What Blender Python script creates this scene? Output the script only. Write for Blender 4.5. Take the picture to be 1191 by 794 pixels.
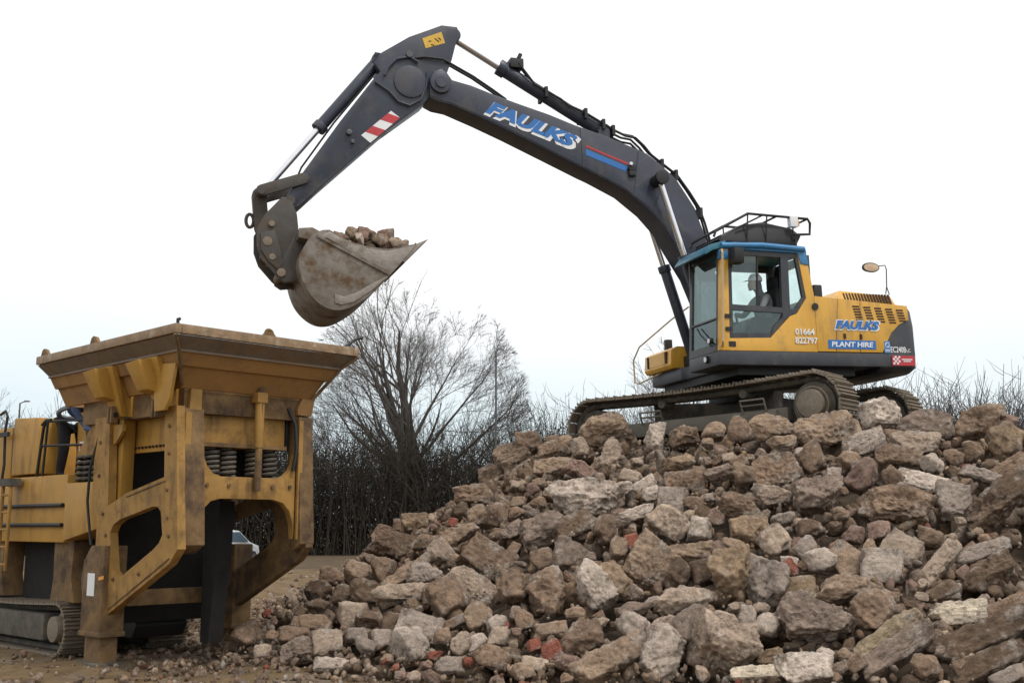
import bpy, bmesh, math, random
import numpy as np
from mathutils import Matrix, Vector, Euler

for o in list(bpy.data.objects): bpy.data.objects.remove(o)
scene = bpy.context.scene
C = scene.collection
rad = math.radians

# ------------------------------------------------------------------ camera
cam_d = bpy.data.cameras.new('camera'); cam = bpy.data.objects.new('camera', cam_d); C.objects.link(cam)
cam_d.sensor_width = 36; cam_d.lens = 36*1310/1191; cam_d.clip_end = 3000
cam.location = (0, 0, 1.6)
cam.rotation_euler = (rad(90)+math.atan(215/1310), 0, 0)
scene.camera = cam
# ------------------------------------------------------------------ sky
SUN_EL, SUN_AZ = rad(58), rad(135)          # azimuth clockwise from +Y
w = bpy.data.worlds.new('World'); scene.world = w; w.use_nodes = True
nt = w.node_tree; nt.nodes.clear()
def N(nt, t, **k):
    n = nt.nodes.new(t)
    for a, b in k.items(): setattr(n, a, b)
    return n
out = N(nt, 'ShaderNodeOutputWorld'); bg = N(nt, 'ShaderNodeBackground'); bg.inputs['Strength'].default_value = .1
sky = N(nt, 'ShaderNodeTexSky', sky_type='NISHITA', sun_disc=False)
sky.sun_elevation = SUN_EL; sky.sun_rotation = SUN_AZ; sky.dust_density = 3
tc = N(nt, 'ShaderNodeTexCoord'); mp = N(nt, 'ShaderNodeMapping'); mp.inputs['Scale'].default_value = (1, 1, 2.6)
no = N(nt, 'ShaderNodeTexNoise'); no.inputs['Scale'].default_value = 1.6; no.inputs['Detail'].default_value = 6; no.inputs['Roughness'].default_value = .5
rp = N(nt, 'ShaderNodeValToRGB'); rp.color_ramp.elements[0].position = .0; rp.color_ramp.elements[1].position = .85
rp.color_ramp.elements[0].color = (.585, .715, .765, 1); rp.color_ramp.elements[1].color = (1.0, 1.0, 1.0, 1)
sc = N(nt, 'ShaderNodeVectorMath', operation='SCALE'); sc.inputs['Scale'].default_value = 11.2
mx = N(nt, 'ShaderNodeMix', data_type='RGBA'); mx.inputs['Factor'].default_value = .92
nt.links.new(tc.outputs['Generated'], mp.inputs['Vector']); nt.links.new(mp.outputs['Vector'], no.inputs['Vector'])
sp_ = N(nt, 'ShaderNodeSeparateXYZ'); nt.links.new(tc.outputs['Generated'], sp_.inputs[0])
el = N(nt, 'ShaderNodeMapRange'); el.inputs['From Min'].default_value = .02; el.inputs['From Max'].default_value = .34; nt.links.new(sp_.outputs['Z'], el.inputs['Value'])
nz = N(nt, 'ShaderNodeMath', operation='MULTIPLY_ADD'); nz.inputs[1].default_value = 1.1; nz.inputs[2].default_value = -.55; nt.links.new(no.outputs['Fac'], nz.inputs[0])
ad = N(nt, 'ShaderNodeMath', operation='ADD', use_clamp=True); nt.links.new(el.outputs[0], ad.inputs[0]); nt.links.new(nz.outputs[0], ad.inputs[1])
nt.links.new(ad.outputs[0], rp.inputs['Fac']); nt.links.new(rp.outputs['Color'], sc.inputs[0])
nt.links.new(sky.outputs['Color'], mx.inputs['A']); nt.links.new(sc.outputs['Vector'], mx.inputs['B'])
nt.links.new(mx.outputs['Result'], bg.inputs['Color']); nt.links.new(bg.outputs[0], out.inputs[0])
# ------------------------------------------------------------------ sun behind cloud
sd = bpy.data.lights.new('sun', 'SUN'); sun = bpy.data.objects.new('sun', sd); C.objects.link(sun)
sd.energy = 1.5; sd.angle = rad(10); sd.color = (1, .96, .9)
sv = Vector((math.sin(SUN_AZ)*math.cos(SUN_EL), math.cos(SUN_AZ)*math.cos(SUN_EL), math.sin(SUN_EL)))
sun.rotation_euler = (-sv).to_track_quat('-Z', 'Y').to_euler()
vs = scene.view_settings; vs.view_transform = 'Standard'; vs.look = 'None'; vs.exposure = .12; vs.gamma = 1; vs.use_curve_mapping = False

# ------------------------------------------------------------------ materials
MATS = {}
def mat(name, col, rough=.6, metal=0., var=.25, scale=5., dirt=None, dlo=.5, dhi=.7, dscale=3., streak=False, bump=.0, bscale=40., spec=.5, coat=0., attr=None, runs=None):
    if name in MATS: return MATS[name]
    m = bpy.data.materials.new(name); m.use_nodes = True; t = m.node_tree; b = t.nodes['Principled BSDF']
    b.inputs['Roughness'].default_value = rough; b.inputs['Metallic'].default_value = metal
    b.inputs['Specular IOR Level'].default_value = spec; b.inputs['Coat Weight'].default_value = coat
    tc = N(t, 'ShaderNodeTexCoord'); vec = tc.outputs['Object']
    n1 = N(t, 'ShaderNodeTexNoise'); n1.inputs['Scale'].default_value = scale; n1.inputs['Detail'].default_value = 7; n1.inputs['Roughness'].default_value = .65
    t.links.new(vec, n1.inputs['Vector'])
    r1 = N(t, 'ShaderNodeMapRange'); r1.inputs['From Min'].default_value = .3; r1.inputs['From Max'].default_value = .7
    r1.inputs['To Min'].default_value = 1-var; r1.inputs['To Max'].default_value = 1+var
    t.links.new(n1.outputs['Fac'], r1.inputs['Value'])
    base = N(t, 'ShaderNodeVectorMath', operation='SCALE')
    if attr:
        a = N(t, 'ShaderNodeAttribute', attribute_name=attr); t.links.new(a.outputs['Color'], base.inputs[0])
    else: base.inputs[0].default_value = col[:3]
    t.links.new(r1.outputs[0], base.inputs['Scale'])
    cur = base.outputs['Vector']
    if dirt:
        n2 = N(t, 'ShaderNodeTexNoise'); n2.inputs['Scale'].default_value = dscale; n2.inputs['Detail'].default_value = 8; n2.inputs['Roughness'].default_value = .7
        if streak:
            mp = N(t, 'ShaderNodeMapping'); mp.inputs['Scale'].default_value = (1.6, 1.6, .3); t.links.new(vec, mp.inputs['Vector']); t.links.new(mp.outputs[0], n2.inputs['Vector'])
        else: t.links.new(vec, n2.inputs['Vector'])
        r2 = N(t, 'ShaderNodeMapRange'); r2.inputs['From Min'].default_value = dlo; r2.inputs['From Max'].default_value = dhi
        t.links.new(n2.outputs['Fac'], r2.inputs['Value'])
        mx = N(t, 'ShaderNodeMix', data_type='RGBA'); mx.inputs['B'].default_value = (*dirt, 1)
        t.links.new(r2.outputs[0], mx.inputs['Factor']); t.links.new(cur, mx.inputs['A']); cur = mx.outputs['Result']
        rr = N(t, 'ShaderNodeMapRange'); rr.inputs['To Min'].default_value = rough; rr.inputs['To Max'].default_value = .9
        t.links.new(r2.outputs[0], rr.inputs['Value']); t.links.new(rr.outputs[0], b.inputs['Roughness'])
    if runs:     # rust and dirt that has run down the plates
        mp = N(t, 'ShaderNodeMapping'); mp.inputs['Scale'].default_value = (5, 5, .55); t.links.new(vec, mp.inputs['Vector'])
        n4 = N(t, 'ShaderNodeTexNoise'); n4.inputs['Scale'].default_value = 1.6; n4.inputs['Detail'].default_value = 4; t.links.new(mp.outputs[0], n4.inputs['Vector'])
        n5 = N(t, 'ShaderNodeTexNoise'); n5.inputs['Scale'].default_value = 1.3; n5.inputs['Detail'].default_value = 3; t.links.new(vec, n5.inputs['Vector'])
        ml = N(t, 'ShaderNodeMath', operation='MULTIPLY'); t.links.new(n4.outputs['Fac'], ml.inputs[0]); t.links.new(n5.outputs['Fac'], ml.inputs[1])
        r4 = N(t, 'ShaderNodeMapRange'); r4.inputs['From Min'].default_value = .28; r4.inputs['From Max'].default_value = .40; r4.inputs['To Max'].default_value = .5; t.links.new(ml.outputs[0], r4.inputs['Value'])
        m4 = N(t, 'ShaderNodeMix', data_type='RGBA'); m4.inputs['B'].default_value = (*runs, 1); t.links.new(r4.outputs[0], m4.inputs['Factor']); t.links.new(cur, m4.inputs['A']); cur = m4.outputs['Result']
    t.links.new(cur, b.inputs['Base Color'])
    if bump:
        n3 = N(t, 'ShaderNodeTexNoise'); n3.inputs['Scale'].default_value = bscale; n3.inputs['Detail'].default_value = 8; n3.inputs['Roughness'].default_value = .7
        t.links.new(vec, n3.inputs['Vector'])
        bp = N(t, 'ShaderNodeBump'); bp.inputs['Strength'].default_value = bump; bp.inputs['Distance'].default_value = .03
        t.links.new(n3.outputs['Fac'], bp.inputs['Height']); t.links.new(bp.outputs[0], b.inputs['Normal'])
    MATS[name] = m
    return m
def glass_mat(name, tint, refl=.08):
    m = bpy.data.materials.new(name); m.use_nodes = True; t = m.node_tree; t.nodes.remove(t.nodes['Principled BSDF'])
    o = t.nodes['Material Output']; tr = N(t, 'ShaderNodeBsdfTransparent'); gl = N(t, 'ShaderNodeBsdfGlossy'); mi = N(t, 'ShaderNodeMixShader'); fr = N(t, 'ShaderNodeFresnel')
    tr.inputs['Color'].default_value = (*tint, 1); gl.inputs['Roughness'].default_value = .03; gl.inputs['Color'].default_value = (.82, .96, .97, 1); fr.inputs['IOR'].default_value = 1.5
    ad = N(t, 'ShaderNodeMath', operation='ADD'); ad.inputs[1].default_value = refl
    # dusty film on the pane
    df = N(t, 'ShaderNodeBsdfDiffuse'); df.inputs['Color'].default_value = (.35, .38, .36, 1); m2 = N(t, 'ShaderNodeMixShader')
    tc = N(t, 'ShaderNodeTexCoord'); n1 = N(t, 'ShaderNodeTexNoise'); n1.inputs['Scale'].default_value = 3; n1.inputs['Detail'].default_value = 5
    mr = N(t, 'ShaderNodeMapRange'); mr.inputs['From Min'].default_value = .3; mr.inputs['From Max'].default_value = .8; mr.inputs['To Min'].default_value = .0; mr.inputs['To Max'].default_value = .1
    t.links.new(tc.outputs['Object'], n1.inputs['Vector']); t.links.new(n1.outputs['Fac'], mr.inputs['Value'])
    ge = N(t, 'ShaderNodeNewGeometry'); inv = N(t, 'ShaderNodeMath', operation='SUBTRACT'); inv.inputs[0].default_value = 1; t.links.new(ge.outputs['Backfacing'], inv.inputs[1])
    fm = N(t, 'ShaderNodeMath', operation='MULTIPLY'); t.links.new(fr.outputs[0], fm.inputs[0]); t.links.new(inv.outputs[0], fm.inputs[1])   # the pane reflects at its outer face only
    t.links.new(fm.outputs[0], ad.inputs[0]); t.links.new(ad.outputs[0], mi.inputs[0]); t.links.new(tr.outputs[0], mi.inputs[1]); t.links.new(gl.outputs[0], mi.inputs[2])
    t.links.new(mr.outputs[0], m2.inputs[0]); t.links.new(mi.outputs[0], m2.inputs[1]); t.links.new(df.outputs[0], m2.inputs[2]); t.links.new(m2.outputs[0], o.inputs['Surface'])
    return m

RUST = (.07, .035, .018); MUD = (.085, .062, .042)
M_YEL = mat('machine_yellow', (.68, .365, .042), .38, var=.06, scale=3, dirt=(.30, .19, .07), dlo=.52, dhi=.85, dscale=3, coat=.2, runs=(.34, .20, .06))
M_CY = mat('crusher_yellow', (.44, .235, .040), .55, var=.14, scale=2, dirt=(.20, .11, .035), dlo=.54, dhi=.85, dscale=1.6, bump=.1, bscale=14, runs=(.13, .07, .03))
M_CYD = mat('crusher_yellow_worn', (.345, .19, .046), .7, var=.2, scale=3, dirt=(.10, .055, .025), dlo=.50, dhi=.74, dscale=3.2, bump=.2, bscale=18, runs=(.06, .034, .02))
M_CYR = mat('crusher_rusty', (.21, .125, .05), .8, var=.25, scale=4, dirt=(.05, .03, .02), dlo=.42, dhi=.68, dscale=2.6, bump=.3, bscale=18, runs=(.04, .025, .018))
M_HOP = mat('hopper_ochre', (.30, .155, .045), .6, var=.15, scale=2, dirt=(.15, .085, .045), dlo=.48, dhi=.8, dscale=3, bump=.15)
M_LIP = mat('hopper_lip_scuffed', (.165, .125, .090), .6, var=.25, scale=5, dirt=(.22, .115, .04), dlo=.50, dhi=.72, dscale=2.4, bump=.2, runs=(.09, .065, .05))
M_RIM = mat('hopper_rim_worn', (.27, .175, .095), .6, var=.3, scale=9, dirt=(.5, .45, .38), dlo=.55, dhi=.75, dscale=7, bump=.2)
M_BOOM = mat('boom_grey', (.036, .042, .064), .40, var=.22, scale=2.2, dirt=(.105, .098, .09), dlo=.52, dhi=.80, dscale=2.4, bump=.08, bscale=16, runs=(.075, .07, .065))
M_DK = mat('dark_grey_paint', (.040, .043, .052), .45, var=.2, scale=3, dirt=(.11, .095, .078), dlo=.52, dhi=.80, dscale=3, runs=(.09, .08, .068))
M_BLK = mat('black_rubber', (.014, .014, .015), .6, var=.2, dirt=(.05, .042, .035), dlo=.6, dhi=.85)
M_STEEL = mat('chrome_rod', (.75, .75, .78), .22, metal=1, var=.05)
M_TRK = mat('track_steel', (.23, .19, .145), .65, metal=.3, var=.3, scale=14, dirt=(.25, .20, .145), dlo=.42, dhi=.62, dscale=7, bump=.4)
M_TRKD = mat('track_frame_mud', (.065, .06, .052), .8, var=.3, scale=8, dirt=(.15, .125, .095), dlo=.40, dhi=.65, dscale=5, bump=.4)
M_TRKF = mat('track_cover_dusty', (.15, .135, .108), .8, var=.25, scale=6, dirt=(.085, .07, .055), dlo=.45, dhi=.7, dscale=3, bump=.3)
M_BUCK = mat('bucket_steel', (.195, .172, .145), .6, metal=.15, var=.25, scale=6, dirt=(.12, .07, .035), dlo=.45, dhi=.65, dscale=4, bump=.3)
M_BUCKW = mat('bucket_wear_steel', (.27, .24, .21), .5, metal=.3, var=.2, scale=9, dirt=(.14, .10, .06), dlo=.5, dhi=.7, bump=.25)
M_BLUE = mat('roof_blue', (.04, .20, .42), .4, var=.15, dirt=(.10, .2, .28), dlo=.5, dhi=.8)
M_TEAL = mat('visor_teal', (.02, .12, .20), .3, var=.3, dirt=(.06, .2, .24), dlo=.45, dhi=.75)
M_LB = mat('letter_blue', (.022, .155, .46), .5, var=.06)
M_LW = mat('letter_white', (.78, .79, .80), .5, var=.05, dirt=(.5, .48, .42), dlo=.6, dhi=.85)
M_RED = mat('paint_red', (.50, .035, .045), .5, var=.1)
M_STK = mat('sticker_yellow', (.68, .42, .05), .5, var=.1, dirt=(.25, .15, .03), dlo=.6, dhi=.7, dscale=18)
M_AMB = mat('lamp_amber', (.75, .33, .06), .3)
M_CREAM = mat('mirror_cream', (.62, .45, .30), .25)
M_BEIGE = mat('rail_beige', (.50, .37, .22), .5, var=.15)
M_DSLOT = mat('vent_slot', (.05, .022, .012), .8)
M_SEAT = mat('seat_fabric', (.02, .02, .022), .9)
M_SOIL = mat('loose_soil', (.075, .052, .034), .95, var=.35, scale=9, bump=.6, bscale=30)
M_GLASS = glass_mat('cab_glass', (.93, .985, .975), .02)
M_GLASSW = glass_mat('windscreen_glass', (.80, .90, .89), .05)
M_GLASSD = glass_mat('cab_glass_dark', (.55, .63, .62), .04)
M_ROCK = mat('rubble_concrete', (0, 0, 0), .93, var=.55, scale=9, dirt=(.135, .098, .074), dlo=.47, dhi=.63, dscale=4.2, bump=1., bscale=22, spec=.25, attr='tint')
def rock_detail(m):
    # pale scuffs and aggregate flecks over the mottled base
    t = m.node_tree; b = t.nodes['Principled BSDF']; src = b.inputs['Base Color'].links[0].from_socket
    tc = N(t, 'ShaderNodeTexCoord'); v = N(t, 'ShaderNodeTexVoronoi'); v.inputs['Scale'].default_value = 34; t.links.new(tc.outputs['Object'], v.inputs['Vector'])
    n = N(t, 'ShaderNodeTexNoise'); n.inputs['Scale'].default_value = 6; n.inputs['Detail'].default_value = 9; n.inputs['Roughness'].default_value = .75; t.links.new(tc.outputs['Object'], n.inputs['Vector'])
    r = N(t, 'ShaderNodeMapRange'); r.inputs['From Min'].default_value = .53; r.inputs['From Max'].default_value = .64; r.inputs['To Max'].default_value = .6; t.links.new(n.outputs['Fac'], r.inputs['Value'])
    m1 = N(t, 'ShaderNodeMix', data_type='RGBA'); m1.inputs['B'].default_value = (.56, .50, .43, 1); t.links.new(r.outputs[0], m1.inputs['Factor']); t.links.new(src, m1.inputs['A'])
    r2 = N(t, 'ShaderNodeMapRange'); r2.inputs['From Min'].default_value = .22; r2.inputs['From Max'].default_value = .10; r2.inputs['To Max'].default_value = .55; t.links.new(v.outputs['Distance'], r2.inputs['Value'])
    m2 = N(t, 'ShaderNodeMix', data_type='RGBA'); t.links.new(r2.outputs[0], m2.inputs['Factor']); t.links.new(m1.outputs['Result'], m2.inputs['A'])
    hs = N(t, 'ShaderNodeVectorMath', operation='SCALE'); hs.inputs['Scale'].default_value = .45; t.links.new(v.outputs['Color'], hs.inputs[0]); 
    gy = N(t, 'ShaderNodeMix', data_type='RGBA'); gy.inputs['Factor'].default_value = .75; gy.inputs['B'].default_value = (.20, .165, .13, 1); t.links.new(hs.outputs[0], gy.inputs['A']); t.links.new(gy.outputs['Result'], m2.inputs['B'])
    t.links.new(m2.outputs['Result'], b.inputs['Base Color'])
    for q in t.nodes:
        if q.type == 'BUMP': q.inputs['Distance'].default_value = .055
rock_detail(M_ROCK)
M_SKIN = mat('skin', (.50, .30, .22), .6, var=.08)

# ------------------------------------------------------------------ objects
WM = {}
def link(o, parent, M):
    C.objects.link(o)
    if parent is not None:
        o.parent = parent; o.matrix_basis = WM[parent.name].inverted() @ M
    else: o.matrix_basis = M
    WM[o.name] = M
    return o
def thing(name, label, cat, M, group=None):
    o = bpy.data.objects.new(name, None); o.empty_display_size = .2
    link(o, None, M); tag(o, label, cat, group)
    return o
def tag(o, label=None, cat=None, group=None, kind=None):
    if label: o['label'] = label
    if cat: o['category'] = cat
    if group: o['group'] = group
    if kind: o['kind'] = kind
    return o
def obj(name, mesh, m, parent, M, smooth=False):
    if m is not None and not mesh.materials: mesh.materials.append(m)
    o = bpy.data.objects.new(name, mesh)
    return link(o, parent, M)

class MB:
    def __init__(s): s.v = []; s.f = []
    def add(s, vs, fs):
        b = len(s.v); s.v += [tuple(map(float, p)) for p in vs]; s.f += [tuple(b+i for i in f) for f in fs]; return s
    def box(s, x0, x1, y0, y1, z0, z1):
        v = [(x, y, z) for z in (z0, z1) for y in (y0, y1) for x in (x0, x1)]
        return s.add(v, [(0, 2, 3, 1), (4, 5, 7, 6), (0, 1, 5, 4), (2, 6, 7, 3), (0, 4, 6, 2), (1, 3, 7, 5)])
    def prism(s, poly, axis, a, b):
        n = len(poly); A = sum(poly[i][0]*poly[(i+1) % n][1]-poly[(i+1) % n][0]*poly[i][1] for i in range(n))
        if A < 0: poly = poly[::-1]
        def P(p, h): return {0: (h, p[0], p[1]), 1: (p[0], h, p[1]), 2: (p[0], p[1], h)}[axis]
        lo, hi = min(a, b), max(a, b)
        if axis == 1: lo, hi = hi, lo
        v = [P(p, lo) for p in poly]+[P(p, hi) for p in poly]
        return s.add(v, [tuple(range(n))[::-1], tuple(range(n, 2*n))]+[(i, (i+1) % n, n+(i+1) % n, n+i) for i in range(n)])
    def plate(s, outer, hole, axis, a, b):
        # plate with one hole: quads bridging outer and hole loops resampled to equal counts
        def area(p): return sum(p[i][0]*p[(i+1) % len(p)][1]-p[(i+1) % len(p)][0]*p[i][1] for i in range(len(p)))
        if area(outer) < 0: outer = outer[::-1]
        if area(hole) < 0: hole = hole[::-1]
        i0 = min(range(len(outer)), key=lambda i: (outer[i][0]-hole[0][0])**2+(outer[i][1]-hole[0][1])**2)
        key = outer[i0:]+outer[:i0]+[outer[i0]]+[hole[0]]+hole[::-1][:-1]+[hole[0]]
        def P(p, h): return {0: (h, p[0], p[1]), 1: (p[0], h, p[1]), 2: (p[0], p[1], h)}[axis]
        from mathutils.geometry import tessellate_polygon
        tri = tessellate_polygon([[Vector((p[0], p[1], 0)) for p in outer], [Vector((p[0], p[1], 0)) for p in hole]])
        pts = outer+hole; n = len(pts)
        base = len(s.v); v = [P(p, a) for p in pts]+[P(p, b) for p in pts]
        f = [tuple(t) for t in tri]+[tuple(n+i for i in t) for t in tri]
        no_ = len(outer)
        f += [(i, (i+1) % no_, n+(i+1) % no_, n+i) for i in range(no_)]
        nh = len(hole)
        f += [(no_+i, no_+(i+1) % nh, n+no_+(i+1) % nh, n+no_+i) for i in range(nh)]
        return s.add(v, f)
    def cyl(s, p0, p1, r0, r1=None, n=14):
        return s.tube([p0, p1], [r0, r0 if r1 is None else r1], n)
    def tube(s, path, r, n=8, closed=False):
        P = [Vector(p) for p in path]; K = len(P)
        if not hasattr(r, '__len__'): r = [r]*K
        T = []
        for i in range(K):
            a = P[(i-1) % K] if closed or i > 0 else P[i]; b = P[(i+1) % K] if closed or i < K-1 else P[i]
            T.append((b-a).normalized())
        up = Vector((0, 0, 1)) if abs(T[0].z) < .9 else Vector((1, 0, 0))
        x = T[0].cross(up).normalized(); v = []
        for i in range(K):
            x = (x-T[i]*x.dot(T[i])).normalized(); y = T[i].cross(x)
            v += [tuple(P[i]+(x*math.cos(2*math.pi*k/n)+y*math.sin(2*math.pi*k/n))*r[i]) for k in range(n)]
        f = [(i*n+k, i*n+(k+1) % n, (i+1)*n+(k+1) % n, (i+1)*n+k) for i in range(K-1) for k in range(n)]
        if closed: f += [((K-1)*n+k, (K-1)*n+(k+1) % n, (k+1) % n, k) for k in range(n)]
        else: f += [tuple(range(n))[::-1], tuple((K-1)*n+k for k in range(n))]
        return s.add(v, f)
    def hull(s, pts):
        bm = bmesh.new()
        for p in pts: bm.verts.new(p)
        r = bmesh.ops.convex_hull(bm, input=bm.verts); bm.verts.index_update()
        used = [v for v in bm.verts if v.link_faces]; ix = {v: i for i, v in enumerate(used)}
        s.add([tuple(v.co) for v in used], [tuple(ix[v] for v in f.verts) for f in bm.faces]); bm.free(); return s
    def mesh(s, name, bevel=0., smooth=None):
        me = bpy.data.meshes.new(name); me.from_pydata(s.v, [], s.f)
        bm = bmesh.new(); bm.from_mesh(me)
        bmesh.ops.recalc_face_normals(bm, faces=bm.faces)
        if bevel:
            es = [e for e in bm.edges if len(e.link_faces) == 2 and e.calc_face_angle(0) > .5 and e.calc_length() > bevel*2.2]
            bmesh.ops.bevel(bm, geom=es, offset=bevel, segments=2, profile=.6, affect='EDGES', clamp_overlap=True)
        if smooth:
            for f in bm.faces: f.smooth = True
            for e in bm.edges:
                if len(e.link_faces) == 2 and e.calc_face_angle(0) > smooth: e.smooth = False
        bm.to_mesh(me); bm.free(); me.update()
        return me
    def make(s, name, m, parent, M, bevel=0., smooth=.6):
        return obj(name, s.mesh(name, bevel, smooth), m, parent, M)

def np_mesh(name, V, F):
    me = bpy.data.meshes.new(name)
    V = np.asarray(V, np.float32); F = np.asarray(F, np.int32); k = F.shape[1]
    me.vertices.add(len(V)); me.vertices.foreach_set('co', V.ravel())
    me.loops.add(F.size); me.loops.foreach_set('vertex_index', F.ravel())
    me.polygons.add(len(F)); me.polygons.foreach_set('loop_start', np.arange(0, F.size, k, dtype=np.int32)); me.polygons.foreach_set('loop_total', np.full(len(F), k, np.int32))
    me.update(calc_edges=True); me.validate()
    return me
def np_tubes(P, R, n=3):
    # P (N,K,3), R (N,K) -> verts, quads
    P = np.asarray(P, float); R = np.asarray(R, float); Nn, K, _ = P.shape
    T = np.empty_like(P); T[:, 1:-1] = P[:, 2:]-P[:, :-2]; T[:, 0] = P[:, 1]-P[:, 0]; T[:, -1] = P[:, -1]-P[:, -2]
    T /= np.linalg.norm(T, axis=2, keepdims=True)+1e-9
    ref = np.where(np.abs(T[..., 2:3]) < .9, np.array([0, 0, 1.]), np.array([1., 0, 0]))
    X = np.cross(T, ref); X /= np.linalg.norm(X, axis=2, keepdims=True)+1e-9; Y = np.cross(T, X)
    an = np.arange(n)*2*np.pi/n
    V = P[:, :, None, :]+R[:, :, None, None]*(X[:, :, None, :]*np.cos(an)[:, None]+Y[:, :, None, :]*np.sin(an)[:, None])
    idx = np.arange(Nn*K*n).reshape(Nn, K, n)
    a = idx[:, :-1]; b = np.roll(a, -1, 2); c = idx[:, 1:]; d = np.roll(c, -1, 2)
    F = np.stack([a, b, d, c], -1).reshape(-1, 4)
    return V.reshape(-1, 3), F
ID = Matrix.Identity(4)
def frame(loc, yaw, pitch=0, roll=0):
    return Matrix.Translation(loc) @ Matrix.Rotation(yaw, 4, 'Z') @ Matrix.Rotation(pitch, 4, 'Y') @ Matrix.Rotation(roll, 4, 'X')

def text_mesh(s, size, shear=0., off=0., ext=.003):
    cu = bpy.data.curves.new('t', 'FONT'); cu.body = s; cu.size = size; cu.shear = shear; cu.offset = off; cu.extrude = ext; cu.resolution_u = 3
    o = bpy.data.objects.new('t', cu); C.objects.link(o); bpy.context.view_layer.update()
    me = bpy.data.meshes.new_from_object(o.evaluated_get(bpy.context.evaluated_depsgraph_get()))
    bpy.data.objects.remove(o); bpy.data.curves.remove(cu)
    return me
def text_on(name, s, m, parent, BM, p0, p1, height, y, shear=0., off=0., fit=True, dz=0., dx=0.):
    """lettering on a plane y = const of frame BM, baseline from p0 to p1 (x,z), read along p0->p1"""
    me = text_mesh(s, 1, shear, off)
    co = np.empty(len(me.vertices)*3); me.vertices.foreach_get('co', co); co = co.reshape(-1, 3)
    lo, hi = co.min(0), co.max(0)
    L = math.hypot(p1[0]-p0[0], p1[1]-p0[1])
    co[:, 0] = (co[:, 0]-lo[0])*L/(hi[0]-lo[0])+dx; co[:, 1] = (co[:, 1]-lo[1])*height/(hi[1]-lo[1])+dz
    me.vertices.foreach_set('co', co.ravel())
    t = Vector((p1[0]-p0[0], 0, p1[1]-p0[1])).normalized(); nn = Vector((0, 1, 0)) if t.x < 0 else Vector((0, -1, 0)); up = nn.cross(t)
    R = Matrix((t, up, nn)).transposed().to_4x4()
    return obj(name, me, m, parent, BM @ Matrix.Translation((p0[0], y, p0[1])) @ R)

# ------------------------------------------------------------------ skin figures
def skin_mesh(nodes, edges, sub=2, root=0):
    me = bpy.data.meshes.new('skin'); me.from_pydata([n[:3] for n in nodes], edges, [])
    o = bpy.data.objects.new('skin', me); C.objects.link(o)
    o.modifiers.new('s', 'SKIN'); sl = me.skin_vertices[0].data
    for i, n in enumerate(nodes): sl[i].radius = (n[3], n[4] if len(n) > 4 else n[3]); sl[i].use_root = (i == root)
    sm = o.modifiers.new('u', 'SUBSURF'); sm.levels = sub; sm.render_levels = sub
    bpy.context.view_layer.update()
    m2 = bpy.data.meshes.new_from_object(o.evaluated_get(bpy.context.evaluated_depsgraph_get()))
    bpy.data.objects.remove(o); bpy.data.meshes.remove(me)
    for p in m2.polygons: p.use_smooth = True
    return m2

# ------------------------------------------------------------------ rocks
def ico(sub):
    bm = bmesh.new(); bmesh.ops.create_icosphere(bm, subdivisions=sub, radius=1)
    V = np.array([v.co[:] for v in bm.verts]); F = np.array([[v.index for v in f.verts] for f in bm.faces]); bm.free()
    V /= np.linalg.norm(V, axis=1, keepdims=True)
    return V, F
ICO = {k: ico(k) for k in (1, 2, 3, 4, 5, 6)}
def vnoise(p):
    i = np.floor(p).astype(np.int64); f = p-i; f = f*f*(3-2*f)
    def h(a, b, c):
        x = (a*374761393+b*668265263+c*2147483647+12345) & 0xffffffff
        x = ((x ^ (x >> 13))*1274126177) & 0xffffffff
        return ((x ^ (x >> 16)) & 0xffff)/65535.
    x, y, z = i.T; o = 0
    for dx in (0, 1):
        for dy in (0, 1):
            for dz in (0, 1):
                o = o+h(x+dx, y+dy, z+dz)*(f[:, 0] if dx else 1-f[:, 0])*(f[:, 1] if dy else 1-f[:, 1])*(f[:, 2] if dz else 1-f[:, 2])
    return o
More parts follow.
